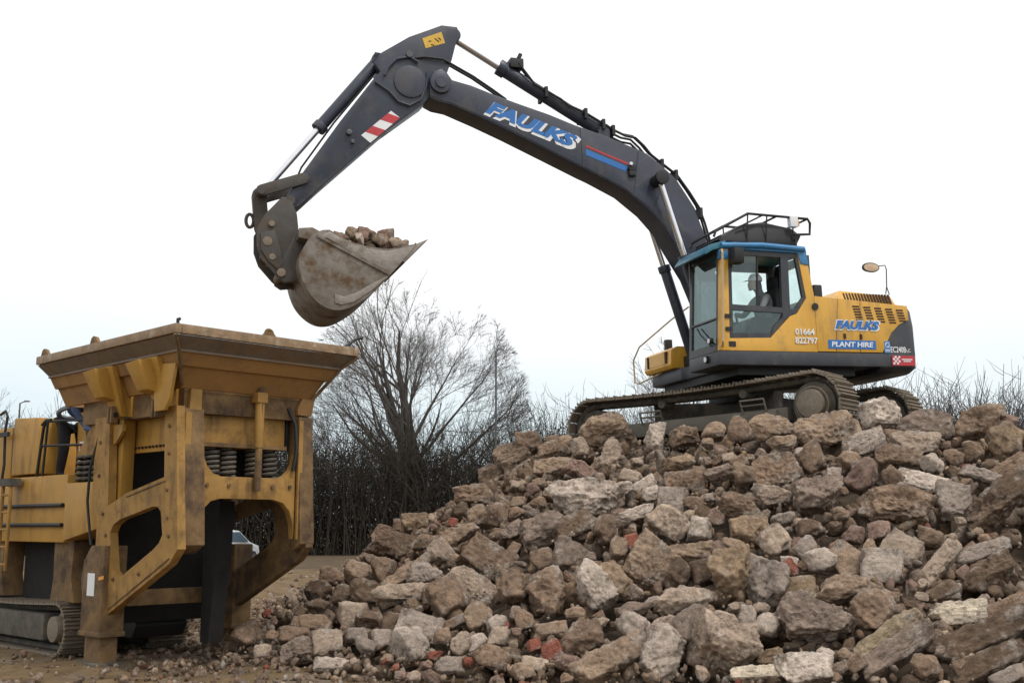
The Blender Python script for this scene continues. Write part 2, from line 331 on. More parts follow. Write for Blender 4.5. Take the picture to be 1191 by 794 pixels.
def rock_verts(V, kind, dims, rs, rough=1.):
    n = V
    pl = []
    if kind == 's':
        base = [(1, 0, 0), (-1, 0, 0), (0, 1, 0), (0, -1, 0), (0, 0, 1), (0, 0, -1)]; jit = .11; p = 40; extra = 3
    elif kind == 'w':
        base = [(.8, .6, 0), (-.9, .45, 0), (0, -1, 0), (.25, .1, .95), (-.2, 0, -1), (.95, -.2, .1), (-.95, -.3, .1)]; jit = .22; p = 30; extra = 3
    else:
        base = [(1, 0, 0), (-1, 0, 0), (0, 1, 0), (0, -1, 0), (0, 0, 1), (0, 0, -1)]; jit = .27; p = 34; extra = 6
    for b in base:
        q = np.array(b)+rs.normal(0, jit, 3); pl.append((q/np.linalg.norm(q), rs.uniform(.86, 1.0)))
    for _ in range(extra):
        q = rs.normal(0, 1, 3); pl.append((q/np.linalg.norm(q), rs.uniform(.80, 1.10) if kind != 's' else rs.uniform(1.02, 1.3)))
    acc = np.zeros(len(n))
    for q, d in pl: acc += (np.maximum(n @ q, 0)/d)**p
    r = np.minimum(acc**(-1/p), 1.55)
    v = n*r[:, None]
    # fit box, then real size
    v = v/np.abs(v).max(0)
    v = v*np.array(dims)/2
    s = float(np.mean(dims))
    off = rs.uniform(0, 50, 3); q = v/s
    flat = .28 if kind == 's' else .62
    disp = flat*.15*(vnoise(q*1.9+off)-.5)+flat*.11*(vnoise(q*4.3+off*2)-.5)+.075*(np.abs(vnoise(q*8.5+off*3)-.5)*2-.35)*-1+.05*(vnoise(q*17+off)-.5)
    if len(n) > 600: disp += .030*(vnoise(q*36+off)-.5)
    if len(n) > 5000: disp += .018*(vnoise(q*75+off)-.5)
    for _ in range(rs.randint(1, 4)):            # broken-out bites
        d = rs.normal(0, 1, 3); d /= np.linalg.norm(d); c = n @ d; disp -= flat*rs.uniform(.05, .16)*np.clip((c-.72)/.12, 0, 1)
    return v+n*(disp*s*rough)[:, None]
TINT = dict(br=(.225, .160, .110), gb=(.245, .192, .152), tp=(.370, .295, .225), pl=(.450, .385, .320), gr=(.285, .240, .200), dk=(.130, .092, .062), tn=(.290, .215, .150), oc=(.255, .188, .122),
            rd=(.24, .085, .058), rb=(.225, .155, .122), wh=(.53, .46, .385), ol=(.27, .22, .145), cr=(.52, .455, .35))
def tinted(me, col):
    a = me.color_attributes.new('tint', 'FLOAT_COLOR', 'POINT')
    c = np.ones((len(me.vertices), 4), np.float32); c[:, :3] = col; a.data.foreach_set('color', c.ravel())
def smooth_all(me): me.polygons.foreach_set('use_smooth', np.ones(len(me.polygons), bool)); me.update()
def rock_obj(name, kind, dims, tint, seed, M, sub=3):
    rs = np.random.RandomState(seed)
    V, F = ICO[sub]
    me = np_mesh(name, rock_verts(V, kind, dims, rs), F)
    c = np.array(TINT[tint])*rs.uniform(.86, 1.16)*np.array([1.40, 1.34, 1.33])
    tinted(me, c); smooth_all(me); me.materials.append(M_ROCK)
    return obj(name, me, None, None, M)
def rock_stuff(name, items, sub, label, parent=None):
    """items: (kind, pos, euler, dims, tint colour)"""
    V, F = ICO[sub]; n = len(V); AV = np.empty((len(items)*n, 3)); AC = np.ones((len(items)*n, 4), np.float32); AF = np.empty((len(items)*len(F), 3), np.int32)
    bank = [rock_verts(V, 'bbws'[i % 4], (1, .8, .62) if i % 4 != 3 else (1, .75, .4), np.random.RandomState(900+i), 1.2) for i in range(40)]
    for i, (pos, eu, size, col) in enumerate(items):
        R = np.array(Euler(eu).to_matrix())
        AV[i*n:(i+1)*n] = bank[i % 40]*size @ R.T+np.array(pos); AC[i*n:(i+1)*n, :3] = col; AF[i*len(F):(i+1)*len(F)] = F+i*n
    me = np_mesh(name, AV, AF); a = me.color_attributes.new('tint', 'FLOAT_COLOR', 'POINT'); a.data.foreach_set('color', AC.ravel())
    smooth_all(me); me.materials.append(M_ROCK)
    o = obj(name, me, None, parent, ID); tag(o, label, 'rubble', kind='stuff')
    return o
# ================================================================== terrain
TOE = [(-4.3, 26), (-4.6, 20), (-4.3, 16.5), (-4.1, 14.6), (-3.3, 13.3), (-1.2, 11.8), (1, 10.7), (4, 9.7), (11, 9.0), (16, 8.8)]
CRE = [(0.3, 27), (0.5, 20.5), (0.75, 18.8), (2.4, 17.3), (4.1, 15.7), (6, 15.3), (10, 15.1), (16, 15)]
def dpl(p, L):
    b = np.full(len(p), 1e9)
    for a, c in zip(L, L[1:]):
        a = np.array(a, float); d = np.array(c)-a
        t = np.clip(((p-a) @ d)/(d @ d), 0, 1); b = np.minimum(b, np.linalg.norm(p-a-t[:, None]*d, axis=1))
    return b
def inside(p, L):
    poly = L+[(16, 40), (L[0][0], 40)]; c = np.zeros(len(p), bool); n = len(poly)
    for i in range(n):
        (x1, y1), (x2, y2) = poly[i], poly[(i+1) % n]
        if y1 == y2: continue
        c ^= ((y1 > p[:, 1]) != (y2 > p[:, 1])) & (p[:, 0] < (x2-x1)*(p[:, 1]-y1)/(y2-y1)+x1)
    return c
def heap(p):
    p = np.atleast_2d(np.asarray(p, float))
    a = dpl(p, TOE); b = dpl(p, CRE); i1 = inside(p, CRE); i2 = inside(p, TOE)
    z = np.where(i1, 2.95-.13*np.minimum(1, b/.5), np.where(i2, 2.95*a/(a+b+1e-9), -.3))
    # back and right-hand flanks fall away as well
    z = np.where(p[:, 1] > 24, np.minimum(z, 2.82-(p[:, 1]-24)*.6), z)
    z = np.where(p[:, 0] > 12, np.minimum(z, 2.82-(p[:, 0]-12)*.6), z)
    return np.maximum(z, -.3)
def lump(x, y, f, s):
    r = np.random.RandomState(s); o = 0
    for k in range(5):
        d = r.normal(0, 1, (2, 2)); o = o+.6**k*np.sin(f*1.9**k*(x*d[0, 0]+y*d[0, 1])+r.uniform(0, 6))*np.cos(f*1.9**k*(x*d[1, 0]+y*d[1, 1])+r.uniform(0, 6))
    return o

def grid_mesh(name, xs, ys, zf):
    X, Y = np.meshgrid(xs, ys); Z = zf(X.ravel(), Y.ravel())
    V = np.stack([X.ravel(), Y.ravel(), Z], 1); nx, ny = len(xs), len(ys)
    i = np.arange(nx*ny).reshape(ny, nx); F = np.stack([i[:-1, :-1], i[:-1, 1:], i[1:, 1:], i[1:, :-1]], -1).reshape(-1, 4)
    me = np_mesh(name, V, F); smooth_all(me); return me
M_GRD = mat('site_soil', (.155, .108, .062), .95, var=.4, scale=2.5, dirt=(.19, .165, .135), dlo=.50, dhi=.68, dscale=.8, bump=.7, bscale=9, spec=.03)
M_GRD2 = mat('yard_gravel', (.105, .080, .055), .95, var=.3, scale=1.2, dirt=(.12, .085, .05), dlo=.52, dhi=.7, dscale=.35, bump=.5, bscale=6, spec=.03)
xs = np.concatenate([[-900, -300, -120, -60, -30], np.arange(-16, 16.01, .14), [30, 60, 120, 300, 900]])
ys = np.concatenate([[-300, -60, -10, 0, 4], np.arange(7, 30, .14), np.arange(30, 46, .8), [60, 100, 300, 900, 2500]])
def gz(x, y):
    near = np.exp(-np.maximum(0, np.abs(x)-14)/4)*np.clip((44-y)/6, 0, 1)*np.clip((y-5)/2, 0, 1)
    return near*(.03*np.clip((y-22)/4, 0, 1)*(1+lump(x*.3, y, 1.3, 8))+.035*lump(x, y, 2.2, 4)+.012*lump(x, y, 9, 6))
g = obj('ground', grid_mesh('ground', xs, ys, gz), M_GRD, None, ID); tag(g, kind='structure')
yd = obj('yard', grid_mesh('yard', np.linspace(-90, 60, 60), np.linspace(41, 66, 30), lambda x, y: .02+.01*lump(x, y, .5, 3)), M_GRD2, None, ID); tag(yd, kind='structure')
def under_tracks(x, y):
    dx, dy = x-4.0, y-18.92; a = rad(139.3); u = dx*math.cos(a)+dy*math.sin(a); v = -dx*math.sin(a)+dy*math.cos(a)
    return np.clip(1-np.maximum(np.abs(u)-2.5, np.abs(v)-1.7)/.5, 0, 1)
hx = np.arange(-6, 17.01, .12); hy = np.arange(8, 30, .12)
hp = obj('rubble_heap', grid_mesh('rubble_heap', hx, hy, lambda x, y: heap(np.stack([x, y], 1))-.17-.26*np.clip(heap(np.stack([x, y], 1))/.6, 0, 1)*(1-under_tracks(x, y))+.06*lump(x, y, 3, 9)), M_SOIL, None, ID)
tag(hp, kind='structure')

# ================================================================== background vegetation
M_BARK = mat('bark', (.050, .042, .035), .9, var=.3, scale=3, bump=.4)
M_TWIG = mat('twigs', (.125, .108, .098), .9, var=.2, scale=1)
M_SCRUB = mat('scrub_stems', (.064, .056, .046), .9, var=.35, scale=1, spec=.1)
M_SCRUB2 = mat('scrub_stems_grey', (.10, .088, .086), .9, var=.3, scale=1)
M_IVY = mat('ivy_leaf', (.020, .028, .014), .8, var=.4, scale=2)

def bare_tree(name, label, base, height, spread, trunk_r, seed, stems, cut=None, ivy=True, levels=3, nb=(9, 8, 6), group=None, twig_r=.0105):
    rs = np.random.RandomState(seed)
    T = thing(name, label, 'tree', Matrix.Translation(base), group)
    segs = {0: [], 1: [], 2: [], 3: []}
    top = np.array([0, 0, height])
    def env(p):   # dome envelope
        zc = height*.42
        q = (p[0]/spread)**2+(p[1]/(spread*.8))**2+((p[2]-zc)/(height-zc if p[2] > zc else height*.34))**2
        return q
    def grow(p, d, L, r, lev):
        K = (7, 7, 6, 4)[lev]; pts = [p.copy()]; rr = [r]; q = p.copy(); dd = d.copy()
        for k in range(1, K):
            lift = .10 if lev == 0 else .07
            dd = dd+rs.normal(0, .10+.035*lev, 3)+np.array([0, 0, lift*(1.3-abs(dd[2]))]); dd /= np.linalg.norm(dd)
            q = q+dd*L/(K-1)
            pts.append(q.copy()); rr.append(r*(1-(.90 if lev == 0 else .8)*k/(K-1)))
            if env(q) > 1.05 and lev > 0: break
        while len(pts) < K: pts.append(pts[-1]+dd*.03); rr.append(rr[-1]*.6)
        segs[lev].append((pts, rr))
        if lev >= levels: return
        n = nb[lev]
        for i in range(n):
            t = rs.uniform(.22, 1.) if lev else rs.uniform(.3, 1.)
            f = t*(K-1); j = min(int(f), K-2); s = f-j
            pp = pts[j]*(1-s)+pts[j+1]*s
            if env(pp) > 1.1: continue
            tg = pts[j+1]-pts[j]; tg = tg/(np.linalg.norm(tg)+1e-9)
            ax = rs.normal(0, 1, 3); ax -= tg*(ax @ tg); ax /= np.linalg.norm(ax)
            a = rs.uniform(.35, .85); nd = tg*math.cos(a)+ax*math.sin(a)
            outv = np.array([pp[0], pp[1], 0]); outv = outv/(np.linalg.norm(outv)+1e-9)
            nd = nd+outv*.26+np.array([0, 0, .06]); nd /= np.linalg.norm(nd)
            rloc = rr[j]*(1-s)+rr[j+1]*s
            grow(pp, nd, L*rs.uniform(.36, .64)*(1.12-.45*t if lev else 1.), max(twig_r*(1.0 if lev < 2 else .75), rloc*rs.uniform(.25, .44)), lev+1)
    for (p, d, L, r) in stems:
        if isinstance(p[0], str):        # limb springing from an already grown stem
            pts = np.array(segs[0][p[1]][0]); f = p[2]*(len(pts)-1); j = int(f); p = pts[j]*(1-f+j)+pts[j+1]*(f-j)
        d = np.array(d, float); d /= np.linalg.norm(d); grow(np.array(p, float), d, L, r, 0)
    M0 = WM[T.name]
    V, F = np_tubes([s[0] for s in segs[0]], [s[1] for s in segs[0]], 8); me = np_mesh('trunk', V, F); smooth_all(me)
    obj('trunk', me, M_BARK, T, M0)
    Vs = []; Fs = []; b = 0
    for l in (1, 2, 3):
        if not segs[l]: continue
        V, F = np_tubes([s[0] for s in segs[l]], [s[1] for s in segs[l]], 5 if l == 1 else 3); Vs.append(V); Fs.append(F+b); b += len(V)
    obj('crown', np_mesh('crown', np.concatenate(Vs), np.concatenate(Fs)), M_TWIG, T, M0)
    if ivy:
        n = 2600; P = []
        for k_ in (0, 1, 0):
            pts = np.array(segs[0][k_][0]) if len(segs[0]) == len(stems) else np.array(ivy_pts[k_])
            f = rs.uniform(0, 2.4, n//3); j = f.astype(int); s = (f-j)[:, None]
            c = pts[j]*(1-s)+pts[j+1]*s; P.append(c+rs.normal(0, .34, (n//3, 3))*np.array([1, 1, .6]))
        P = np.concatenate(P); obj('ivy', leaf_quads('ivy', P, .16, rs), M_IVY, T, M0)
    return T
def leaf_quads(name, P, size, rs):
    n = len(P); a = rs.normal(0, 1, (n, 3)); a /= np.linalg.norm(a, axis=1, keepdims=True); b = np.cross(a, rs.normal(0, 1, (n, 3))); b /= np.linalg.norm(b, axis=1, keepdims=True)
    s = size*rs.uniform(.5, 1.4, (n, 1)); c = np.cross(a, b)*.25
    V = np.stack([P-a*s, P-b*s*.7+c*s, P+a*s, P+b*s*.7+c*s], 1).reshape(-1, 3)
    return np_mesh(name, V, np.arange(4*n).reshape(n, 4))

bare_tree('bare_tree', 'large bare winter tree with ivy covered twin trunk rising from the dark thicket', (-6.1, 70, 0), 16.6, 7.0, .5, 11,
          [((-.3, 0, 0), (-.04, 0, 1), 13.0, .56), ((.7, .1, 0), (.06, .03, 1), 14.0, .62), (('on', 0, .36), (-.70, .1, .62), 8.0, .14), (('on', 1, .30), (.78, -.1, .62), 8.6, .15),
           (('on', 0, .26), (-.9, -.2, .42), 7.4, .12), (('on', 1, .48), (.36, .3, .9), 7.6, .13), (('on', 0, .5), (-.42, .1, .9), 7.6, .13), (('on', 1, .4), (.6, -.1, .75), 7.8, .12),
           (('on', 1, .24), (.95, .2, .36), 7.8, .11), (('on', 0, .56), (.30, .2, 1), 6.6, .12), (('on', 1, .6), (-.2, .2, 1), 6.4, .12)], nb=(16, 11, 8))
bare_tree('bare_tree', 'small bare tree with thin twigs showing behind the excavator toolbox', (7.6, 52, 0), 9.9, 3.2, .14, 5,
          [((0, 0, 0), (.05, 0, 1), 8.5, .12), ((-.3, 0, 0), (-.22, 0, 1), 7.4, .09), ((.4, .2, 0), (.3, 0, 1), 7.4, .09)], ivy=False, nb=(12, 8, 5))
bare_tree('bare_tree', 'small bare tree cut by the left edge of the photo beyond the crusher', (-35.2, 75, 0), 10.8, 3.2, .14, 8,
          [((0, 0, 0), (.05, 0, 1), 9, .13), ((-.4, 0, 0), (-.2, 0, 1), 8, .1), ((.4, 0, 0), (.25, 0, 1), 8, .1)], ivy=False, nb=(12, 9, 5))

def thicket(name, label, seed, x0, x1, y0, y1, hfun, n, m, m2, fuzz, twig=.014, q=6):
    rs = np.random.RandomState(seed)
    x = rs.uniform(x0, x1, n); y = rs.uniform(y0, y1, n); h = hfun(x)*rs.uniform(.62, 1.03, n)
    K = 5; lean = rs.normal(0, .27, (n, 2)); P = np.zeros((n, K, 3)); R = np.zeros((n, K))
    for k in range(K):
        t = k/(K-1); P[:, k, 0] = x+lean[:, 0]*h*(t**1.5)+rs.normal(0, .16, n)*t; P[:, k, 1] = y+lean[:, 1]*h*(t**1.5); P[:, k, 2] = h*(t-.1*np.abs(lean[:, 0])*t*t*3); R[:, k] = (.014+.014*rs.rand(n)**3)*(1-.75*t)+.005
    V, F = np_tubes(P, R, 3)
    # side twigs
    i = np.repeat(np.arange(n), q); f = rs.uniform(.8, K-1.01, n*q); j = f.astype(int); s = (f-j)[:, None]
    b = P[i, j]*(1-s)+P[i, j+1]*s; d = rs.normal(0, 1, (n*q, 3)); d[:, 2] = np.abs(d[:, 2])*.9+.5; d /= np.linalg.norm(d, axis=1, keepdims=True)
    L = rs.uniform(.4, 1.5, (n*q, 1)); Q = np.stack([b, b+d*L*.5+rs.normal(0, .05, (n*q, 3)), b+d*L+np.array([0, 0, .12])*L+rs.normal(0, .08, (n*q, 3))], 1)
    V2, F2 = np_tubes(Q, np.tile([twig, twig*.8, twig*.35], (n*q, 1)), 3)
    o = obj(name, np_mesh(name, np.concatenate([V, V2]), np.concatenate([F, F2+len(V)])), m, None, ID); tag(o, label, 'scrub', kind='stuff')
    if fuzz:
        xx = rs.uniform(x0, x1, fuzz); P = np.stack([xx, rs.uniform(y0, y1, fuzz), hfun(xx)*rs.beta(1.0, 1.45, fuzz)*.80], 1)
        u = obj('undergrowth', leaf_quads('undergrowth', P, .07, rs), m2, o, ID)
    return o
M_UND = mat('undergrowth', (.040, .035, .027), .95, var=.5, scale=1.5, spec=.05)
thicket('thicket', 'dark leafless thicket along the far side of the yard', 3, -44, 14, 63, 71, lambda x: 8.0+.5*np.sin(x*.7)+.4*np.sin(x*1.9+1)+np.clip((x+1)*.22, 0, 1.3), 5400, M_SCRUB, M_UND, 150000)
thicket('thicket', 'grey twiggy scrub on the skyline behind the right of the heap', 4, 10, 34, 42, 48, lambda x: 7.0+.5*np.sin(x*1.1)+.4*np.sin(x*2.7+1), 3400, M_SCRUB2, M_SCRUB2, 30000, .012, 8)

# ================================================================== lamps and car
M_GALV = mat('galvanised_steel', (.10, .105, .11), .6, metal=.3, var=.1)
def street_lamp(label, x, y, h, dirx, arm):
    T = thing('street_lamp', label, 'street lamp', Matrix.Translation((x, y, 0)), 'street lamps beyond the site'); M0 = WM[T.name]
    MB().tube([(0, 0, 0), (0, 0, 1.2), (0, 0, 1.21), (0, 0, h)], [.10, .10, .075, .05], 10).make('post', M_GALV, T, M0)
    MB().tube([(0, 0, h-.05), (dirx*arm*.5, 0, h+.05), (dirx*arm, 0, h+.08)], .035, 8).make('arm', M_GALV, T, M0)
    a = MB().hull([(dirx*(arm-.1+u), v, h+.08+z) for u, v, z in [(0, .06, 0), (0, -.06, 0), (.42, .09, .0), (.42, -.09, .0), (.06, .05, .09), (.06, -.05, .09), (.36, .07, .07), (.36, -.07, .07)]])
    a.make('lamp_head', M_GALV, T, M0, bevel=.015)
    MB().box(*sorted((dirx*(arm-.02), dirx*(arm+.28))), -.06, .06, h+.055, h+.078).make('diffuser', M_LW, T, M0)
street_lamp('tall thin street lamp standing in front of the bare tree', -.86, 60, 10.9, 1, .12)
street_lamp('street lamp far behind the crusher at the left edge of the photo', -32.9, 75, 9.75, 1, .35)

def car():
    M0 = frame((-11.45, 45, .02), rad(78))
    T = thing('parked_car', 'white hatchback seen from behind through the opening under the crusher', 'car', M0)
    white = mat('car_white', (.62, .65, .68), .3, var=.03, coat=.5); dg = mat('car_glass', (.05, .08, .11), .12, var=.05); tl = mat('tail_light', (.45, .02, .02), .3)
    prof = [(-2.0, .32), (-2.05, .62), (-2.0, .95), (-1.82, 1.02), (-1.35, 1.40), (-.6, 1.47), (.35, 1.42), (1.05, .98), (1.85, .82), (2.0, .6), (1.98, .32)]
    half = [.78, .80, .80, .78, .60, .60, .60, .74, .76, .74, .74]
    n = len(prof); v = [(p[0], h, p[1]) for p, h in zip(prof, half)]+[(p[0], -h, p[1]) for p, h in zip(prof, half)]
    b = MB().add(v, [tuple(range(n)), tuple(range(n, 2*n))[::-1]]+[(i, (i+1) % n, n+(i+1) % n, n+i) for i in range(n)])
    b.make('body', white, T, M0, bevel=.05)
    def tilt(p0, p1, w0, w1, m, name, off=.02):
        d = Vector((p1[0]-p0[0], 0, p1[1]-p0[1])).normalized(); nn = Vector((-d.z, 0, d.x)); nn = nn if nn.z > 0 else -nn
        q = [(p0[0], w0, p0[1]), (p0[0], -w0, p0[1]), (p1[0], -w1, p1[1]), (p1[0], w1, p1[1])]
        q = [tuple(Vector(a)+nn*off) for a in q]+[tuple(Vector(a)-nn*.01) for a in q]
        MB().add(q, [(0, 1, 2, 3), (4, 5, 6, 7)]+[(i, (i+1) % 4, 4+(i+1) % 4, 4+i) for i in range(4)]).make(name, m, T, M0)
    tilt((-1.80, 1.05), (-1.38, 1.37), .68, .54, dg, 'rear_window'); tilt((.98, 1.03), (.42, 1.38), .66, .54, dg, 'windscreen')
    for s in (1, -1):
        MB().add([(-1.2, s*.70, 1.03), (.85, s*.775, 1.0), (.3, s*.64, 1.37), (-1.1, s*.64, 1.37), (-1.2, s*.6, 1.03), (.85, s*.6, 1.0), (.3, s*.55, 1.37), (-1.1, s*.55, 1.37)],
                 [(0, 1, 2, 3), (4, 5, 6, 7), (0, 1, 5, 4), (1, 2, 6, 5), (2, 3, 7, 6), (3, 0, 4, 7)]).make('side_window', dg, T, M0)
        MB().box(-2.06, -1.9, *sorted((s*.55, s*.79)), .74, .95).make('tail_light', tl, T, M0, bevel=.02)
        for x in (-1.3, 1.3):
            wv = MB().cyl((x, s*.62, .31), (x, s*.82, .31), .31, n=20).make('wheel', M_BLK, T, M0, bevel=.02)
            MB().cyl((x, s*.815, .31), (x, s*.83, .31), .19, n=14).make('rim', M_GALV, wv, M0)
    MB().box(-2.12, -1.95, -.76, .76, .36, .58).make('bumper', white, T, M0, bevel=.03)
    MB().box(-2.075, -2.03, -.26, .26, .68, .79).make('number_plate', M_STK, T, M0)
car()
# ================================================================== excavator
UC = frame((3.98, 18.93, 2.82), rad(139.3), rad(1.9))
UP = frame((3.618, 18.494, 2.961), rad(198), rad(1.8))
EX = thing('excavator', 'yellow and dark grey tracked excavator standing on the rubble heap with its bucket raised', 'excavator', Matrix.Translation((4.03, 18.91, 2.83)))
# ---- tracks
def stadium(r, cz=.50, half=2.02, step=.19, cx=.1):
    per = 4*half+2*math.pi*r; n = int(round(per/step)); outp = []
    for i in range(n):
        s = i*per/n
        if s < 2*half: p = (-half+s, cz+r-.05*math.sin(math.pi*s/(2*half))); a = 0
        elif s < 2*half+math.pi*r: t = (s-2*half)/r; p = (half+r*math.sin(t), cz+r*math.cos(t)); a = t
        elif s < 4*half+math.pi*r: q = s-2*half-math.pi*r; p = (half-q, cz-r); a = math.pi
        else: t = (s-4*half-math.pi*r)/r; p = (-half-r*math.sin(t), cz-r*math.cos(t)); a = math.pi+t
        outp.append(((p[0]+cx, p[1]), a))
    return outp
shoe = MB().box(-.086, .086, -.3, .3, -.012, .012)
for gx, gh in ((-.07, .045), (-.005, .032), (.06, .032)): shoe.prism([(gx-.012, .012), (gx+.016, .012), (gx+.010, .012+gh), (gx-.006, .012+gh)], 1, -.3, .3)
shoe_me = shoe.mesh('shoe', 0, None); shoe_me.materials.append(M_TRK)
for s in (1, -1):
    yc = s*1.3; o_y = s
    chain = MB()
    for dy in (-.11, .11):
        pts = [(p[0], yc+dy, p[1]) for p, a in stadium(.385)]
        chain.tube(pts, .045, 4, closed=True)
    tr = chain.make('track', M_TRKD, EX, UC)
    for p, a in stadium(.455):
        obj('shoe', shoe_me, None, tr, UC @ Matrix.Translation((p[0], yc, p[1])) @ Matrix.Rotation(a, 4, 'Y'))
    # side frame, rollers, sprocket, idler
    MB().prism([(-1.5, .30), (-1.5, .50), (1.5, .50), (1.62, .46), (1.62, .30)], 1, yc-.2, yc+.2).make('track_frame', M_TRKF, tr, UC, bevel=.02)
    MB().prism([(-1.35, .26), (-1.35, .47), (1.4, .47), (1.5, .40), (1.5, .26)], 1, yc-.26*s, yc+.285*s).make('frame_cover', M_TRKF, tr, UC, bevel=.015)
    for k in range(8): MB().cyl((-1.35+k*.385, yc-.14, .19), (-1.35+k*.385, yc+.14, .19), .085, n=12).make('roller', M_TRKD, tr, UC)
    for x in (-.75, .75): MB().cyl((x, yc-.12, .78), (x, yc+.16, .78), .07, n=12).make('carrier_roller', M_TRKD, tr, UC)
    MB().cyl((-1.92, yc-.17, .5), (-1.92, yc+.17, .5), .34, n=26).make('sprocket', M_TRKD, tr, UC, bevel=.02)
    hb = MB().cyl((-1.92, yc, .5), (-1.92, yc+s*.24, .5), .27, n=26).cyl((-1.92, yc+s*.22, .5), (-1.92, yc+s*.315, .5), .225, .21, n=26).make('drive_hub', M_TRK, tr, UC, bevel=.015)
    MB().tube([(-1.92+.235*math.cos(k*math.pi/12), yc+s*.245, .5+.235*math.sin(k*math.pi/12)) for k in range(24)], .012, 6, closed=True).make('bolt_ring', M_TRKD, hb, UC)
    MB().cyl((2.12, yc-.12, .48), (2.12, yc+.12, .48), .34, n=26).cyl((2.12, yc-.2, .48), (2.12, yc+.2, .48), .12, n=18).make('idler', M_TRKD, tr, UC, bevel=.02)
    for x in (-1.0, .85):   # boarding steps on the track frame
        MB().tube([(x-.2, yc+s*.29, .46), (x-.2, yc+s*.36, .64), (x+.2, yc+s*.36, .64), (x+.2, yc+s*.29, .46)], .018, 6).tube([(x-.2, yc+s*.34, .56), (x+.2, yc+s*.34, .56)], .015, 6).make('step', M_TRKF, tr, UC)
MB().prism([(-1.1, -1.15), (-.5, -.55), (.5, -.55), (1.1, -1.15), (1.1, -.85), (.75, -.2), (.75, .2), (1.1, .85), (1.1, 1.15), (.5, .55), (-.5, .55), (-1.1, 1.15), (-1.1, .85), (-.75, .2), (-.75, -.2), (-1.1, -.85)], 2, .50, .84).make('car_body', M_TRKD, EX, UC, bevel=.02)
MB().cyl((0, 0, .8), (0, 0, 1.22), .62, n=36).make('swing_ring', M_BLK, EX, UC)

# ---- upper structure
deck = [(.92, 1.42), (.92, .40), (.55, .36), (.55, -.45), (.62, -.50), (.62, -1.62), (.5, -1.72), (-2.2, -1.72), (-2.55, -1.45), (-2.76, -.8), (-2.82, -.15), (-2.78, .55), (-2.74, 1.15), (-2.62, 1.38), (-2.5, 1.42)]
MB().prism(deck, 2, 1.08, 1.30).make('deck_skirt', M_DK, EX, UP, bevel=.025)
MB().prism([(.5, 1.2), (.5, -1.4), (-1.6, -1.4), (-1.6, 1.2)], 2, .96, 1.08).make('belly_plate', M_BLK, EX, UP)
# counterweight: rounded block across the tail
cw = []
plan = [(-1.95, 1.405), (-2.52, 1.405), (-2.64, 1.36), (-2.73, 1.15), (-2.78, .55), (-2.80, -.15), (-2.74, -.8), (-2.53, -1.43), (-2.2, -1.70), (-1.95, -1.70)]
cwm = MB(); n = len(plan); cx, cy = -1.95, -.15
lay = [(1.0, .93), (1.08, 1.0), (1.30, 1.006), (1.75, 1.004), (2.0, .985), (2.09, .955)]
cwm.add([(cx+(x-cx)*k, cy+(y-cy)*(k if abs(x-cx) > .01 else min(k, 1)), z) for z, k in lay for x, y in plan],
        [tuple(range(n))[::-1], tuple(range((len(lay)-1)*n, len(lay)*n))]+[(l*n+i, l*n+(i+1) % n, (l+1)*n+(i+1) % n, (l+1)*n+i) for l in range(len(lay)-1) for i in range(n)])
CW = cwm.make('counterweight', M_DK, EX, UP, smooth=.8)
# engine body and side doors
MB().box(-1.96, -.80, -1.68, 1.38, 1.30, 2.10).make('engine_body', M_YEL, EX, UP, bevel=.02)
panA = [(-.80, 1.31), (-1.125, 1.31), (-1.215, 2.163), (-.80, 2.19)]
panB = [(-1.135, 1.31), (-1.565, 1.31), (-1.63, 2.137), (-1.225, 2.163)]
panC = [(-1.575, 1.31), (-1.99, 1.31), (-2.06, 1.44), (-2.18, 1.63), (-2.34, 1.77), (-2.53, 1.85), (-2.52, 2.08), (-1.64, 2.136)]
HO = []
for nm, pl in (('side_door', panB), ('side_door', panC), ('side_panel', panA)):
    HO.append(MB().prism(pl, 1, 1.36, 1.425).make(nm, M_YEL, EX, UP, bevel=.006))
MB().prism([(-.80, 2.19), (-2.52, 2.075), (-2.52, 2.04), (-.80, 2.15)], 1, -1.68, 1.36).make('hood_top', M_YEL, EX, UP, bevel=.015)
rh = MB().add([(-1.30, .98, 2.15), (-2.72, .98, 2.07), (-2.72, -.9, 2.07), (-1.30, -.9, 2.15), (-1.66, .86, 2.42), (-2.64, .86, 2.36), (-2.64, -.8, 2.36), (-1.66, -.8, 2.42)],
     [(0, 3, 2, 1), (4, 5, 6, 7), (0, 1, 5, 4), (1, 2, 6, 5), (2, 3, 7, 6), (3, 0, 4, 7)]).make('raised_hood', M_YEL, EX, UP, bevel=.02)
sl = MB()
for k in range(16):
    x = -1.70-k*.058
    sl.add([(x, .975, 2.16-.0*k), (x-.030, .975, 2.158), (x-.030, .882, 2.375), (x, .882, 2.375), (x, .955, 2.16), (x-.03, .955, 2.158), (x-.03, .862, 2.375), (x, .862, 2.375)], [(0, 1, 2, 3), (4, 7, 6, 5), (0, 4, 5, 1), (1, 5, 6, 2), (2, 6, 7, 3), (3, 7, 4, 0)])
sl.make('hood_vent', M_DSLOT, rh, UP, smooth=None)
sv_ = MB()
for c in range(5):
    for r in range(6):
        x = -1.48-c*.205-.012*r; z = 2.055-.010*c-r*.043
        if c == 4 and r > 4: continue
        sv_.box(x-.13, x, 1.420, 1.4285, z-.026, z)
sv_.make('side_vent', M_DSLOT, HO[1], UP, smooth=None)
for x, z in ((-1.30, 1.57), (-1.60, 1.565)): MB().box(x-.02, x+.02, 1.42, 1.44, z-.05, z+.03).make('door_handle', M_DSLOT, HO[0], UP)
MB().cyl((-.80, 1.40, 2.02), (-.80, 1.44, 2.02), .055, n=16).make('filler_cap', M_BLK, HO[2], UP)
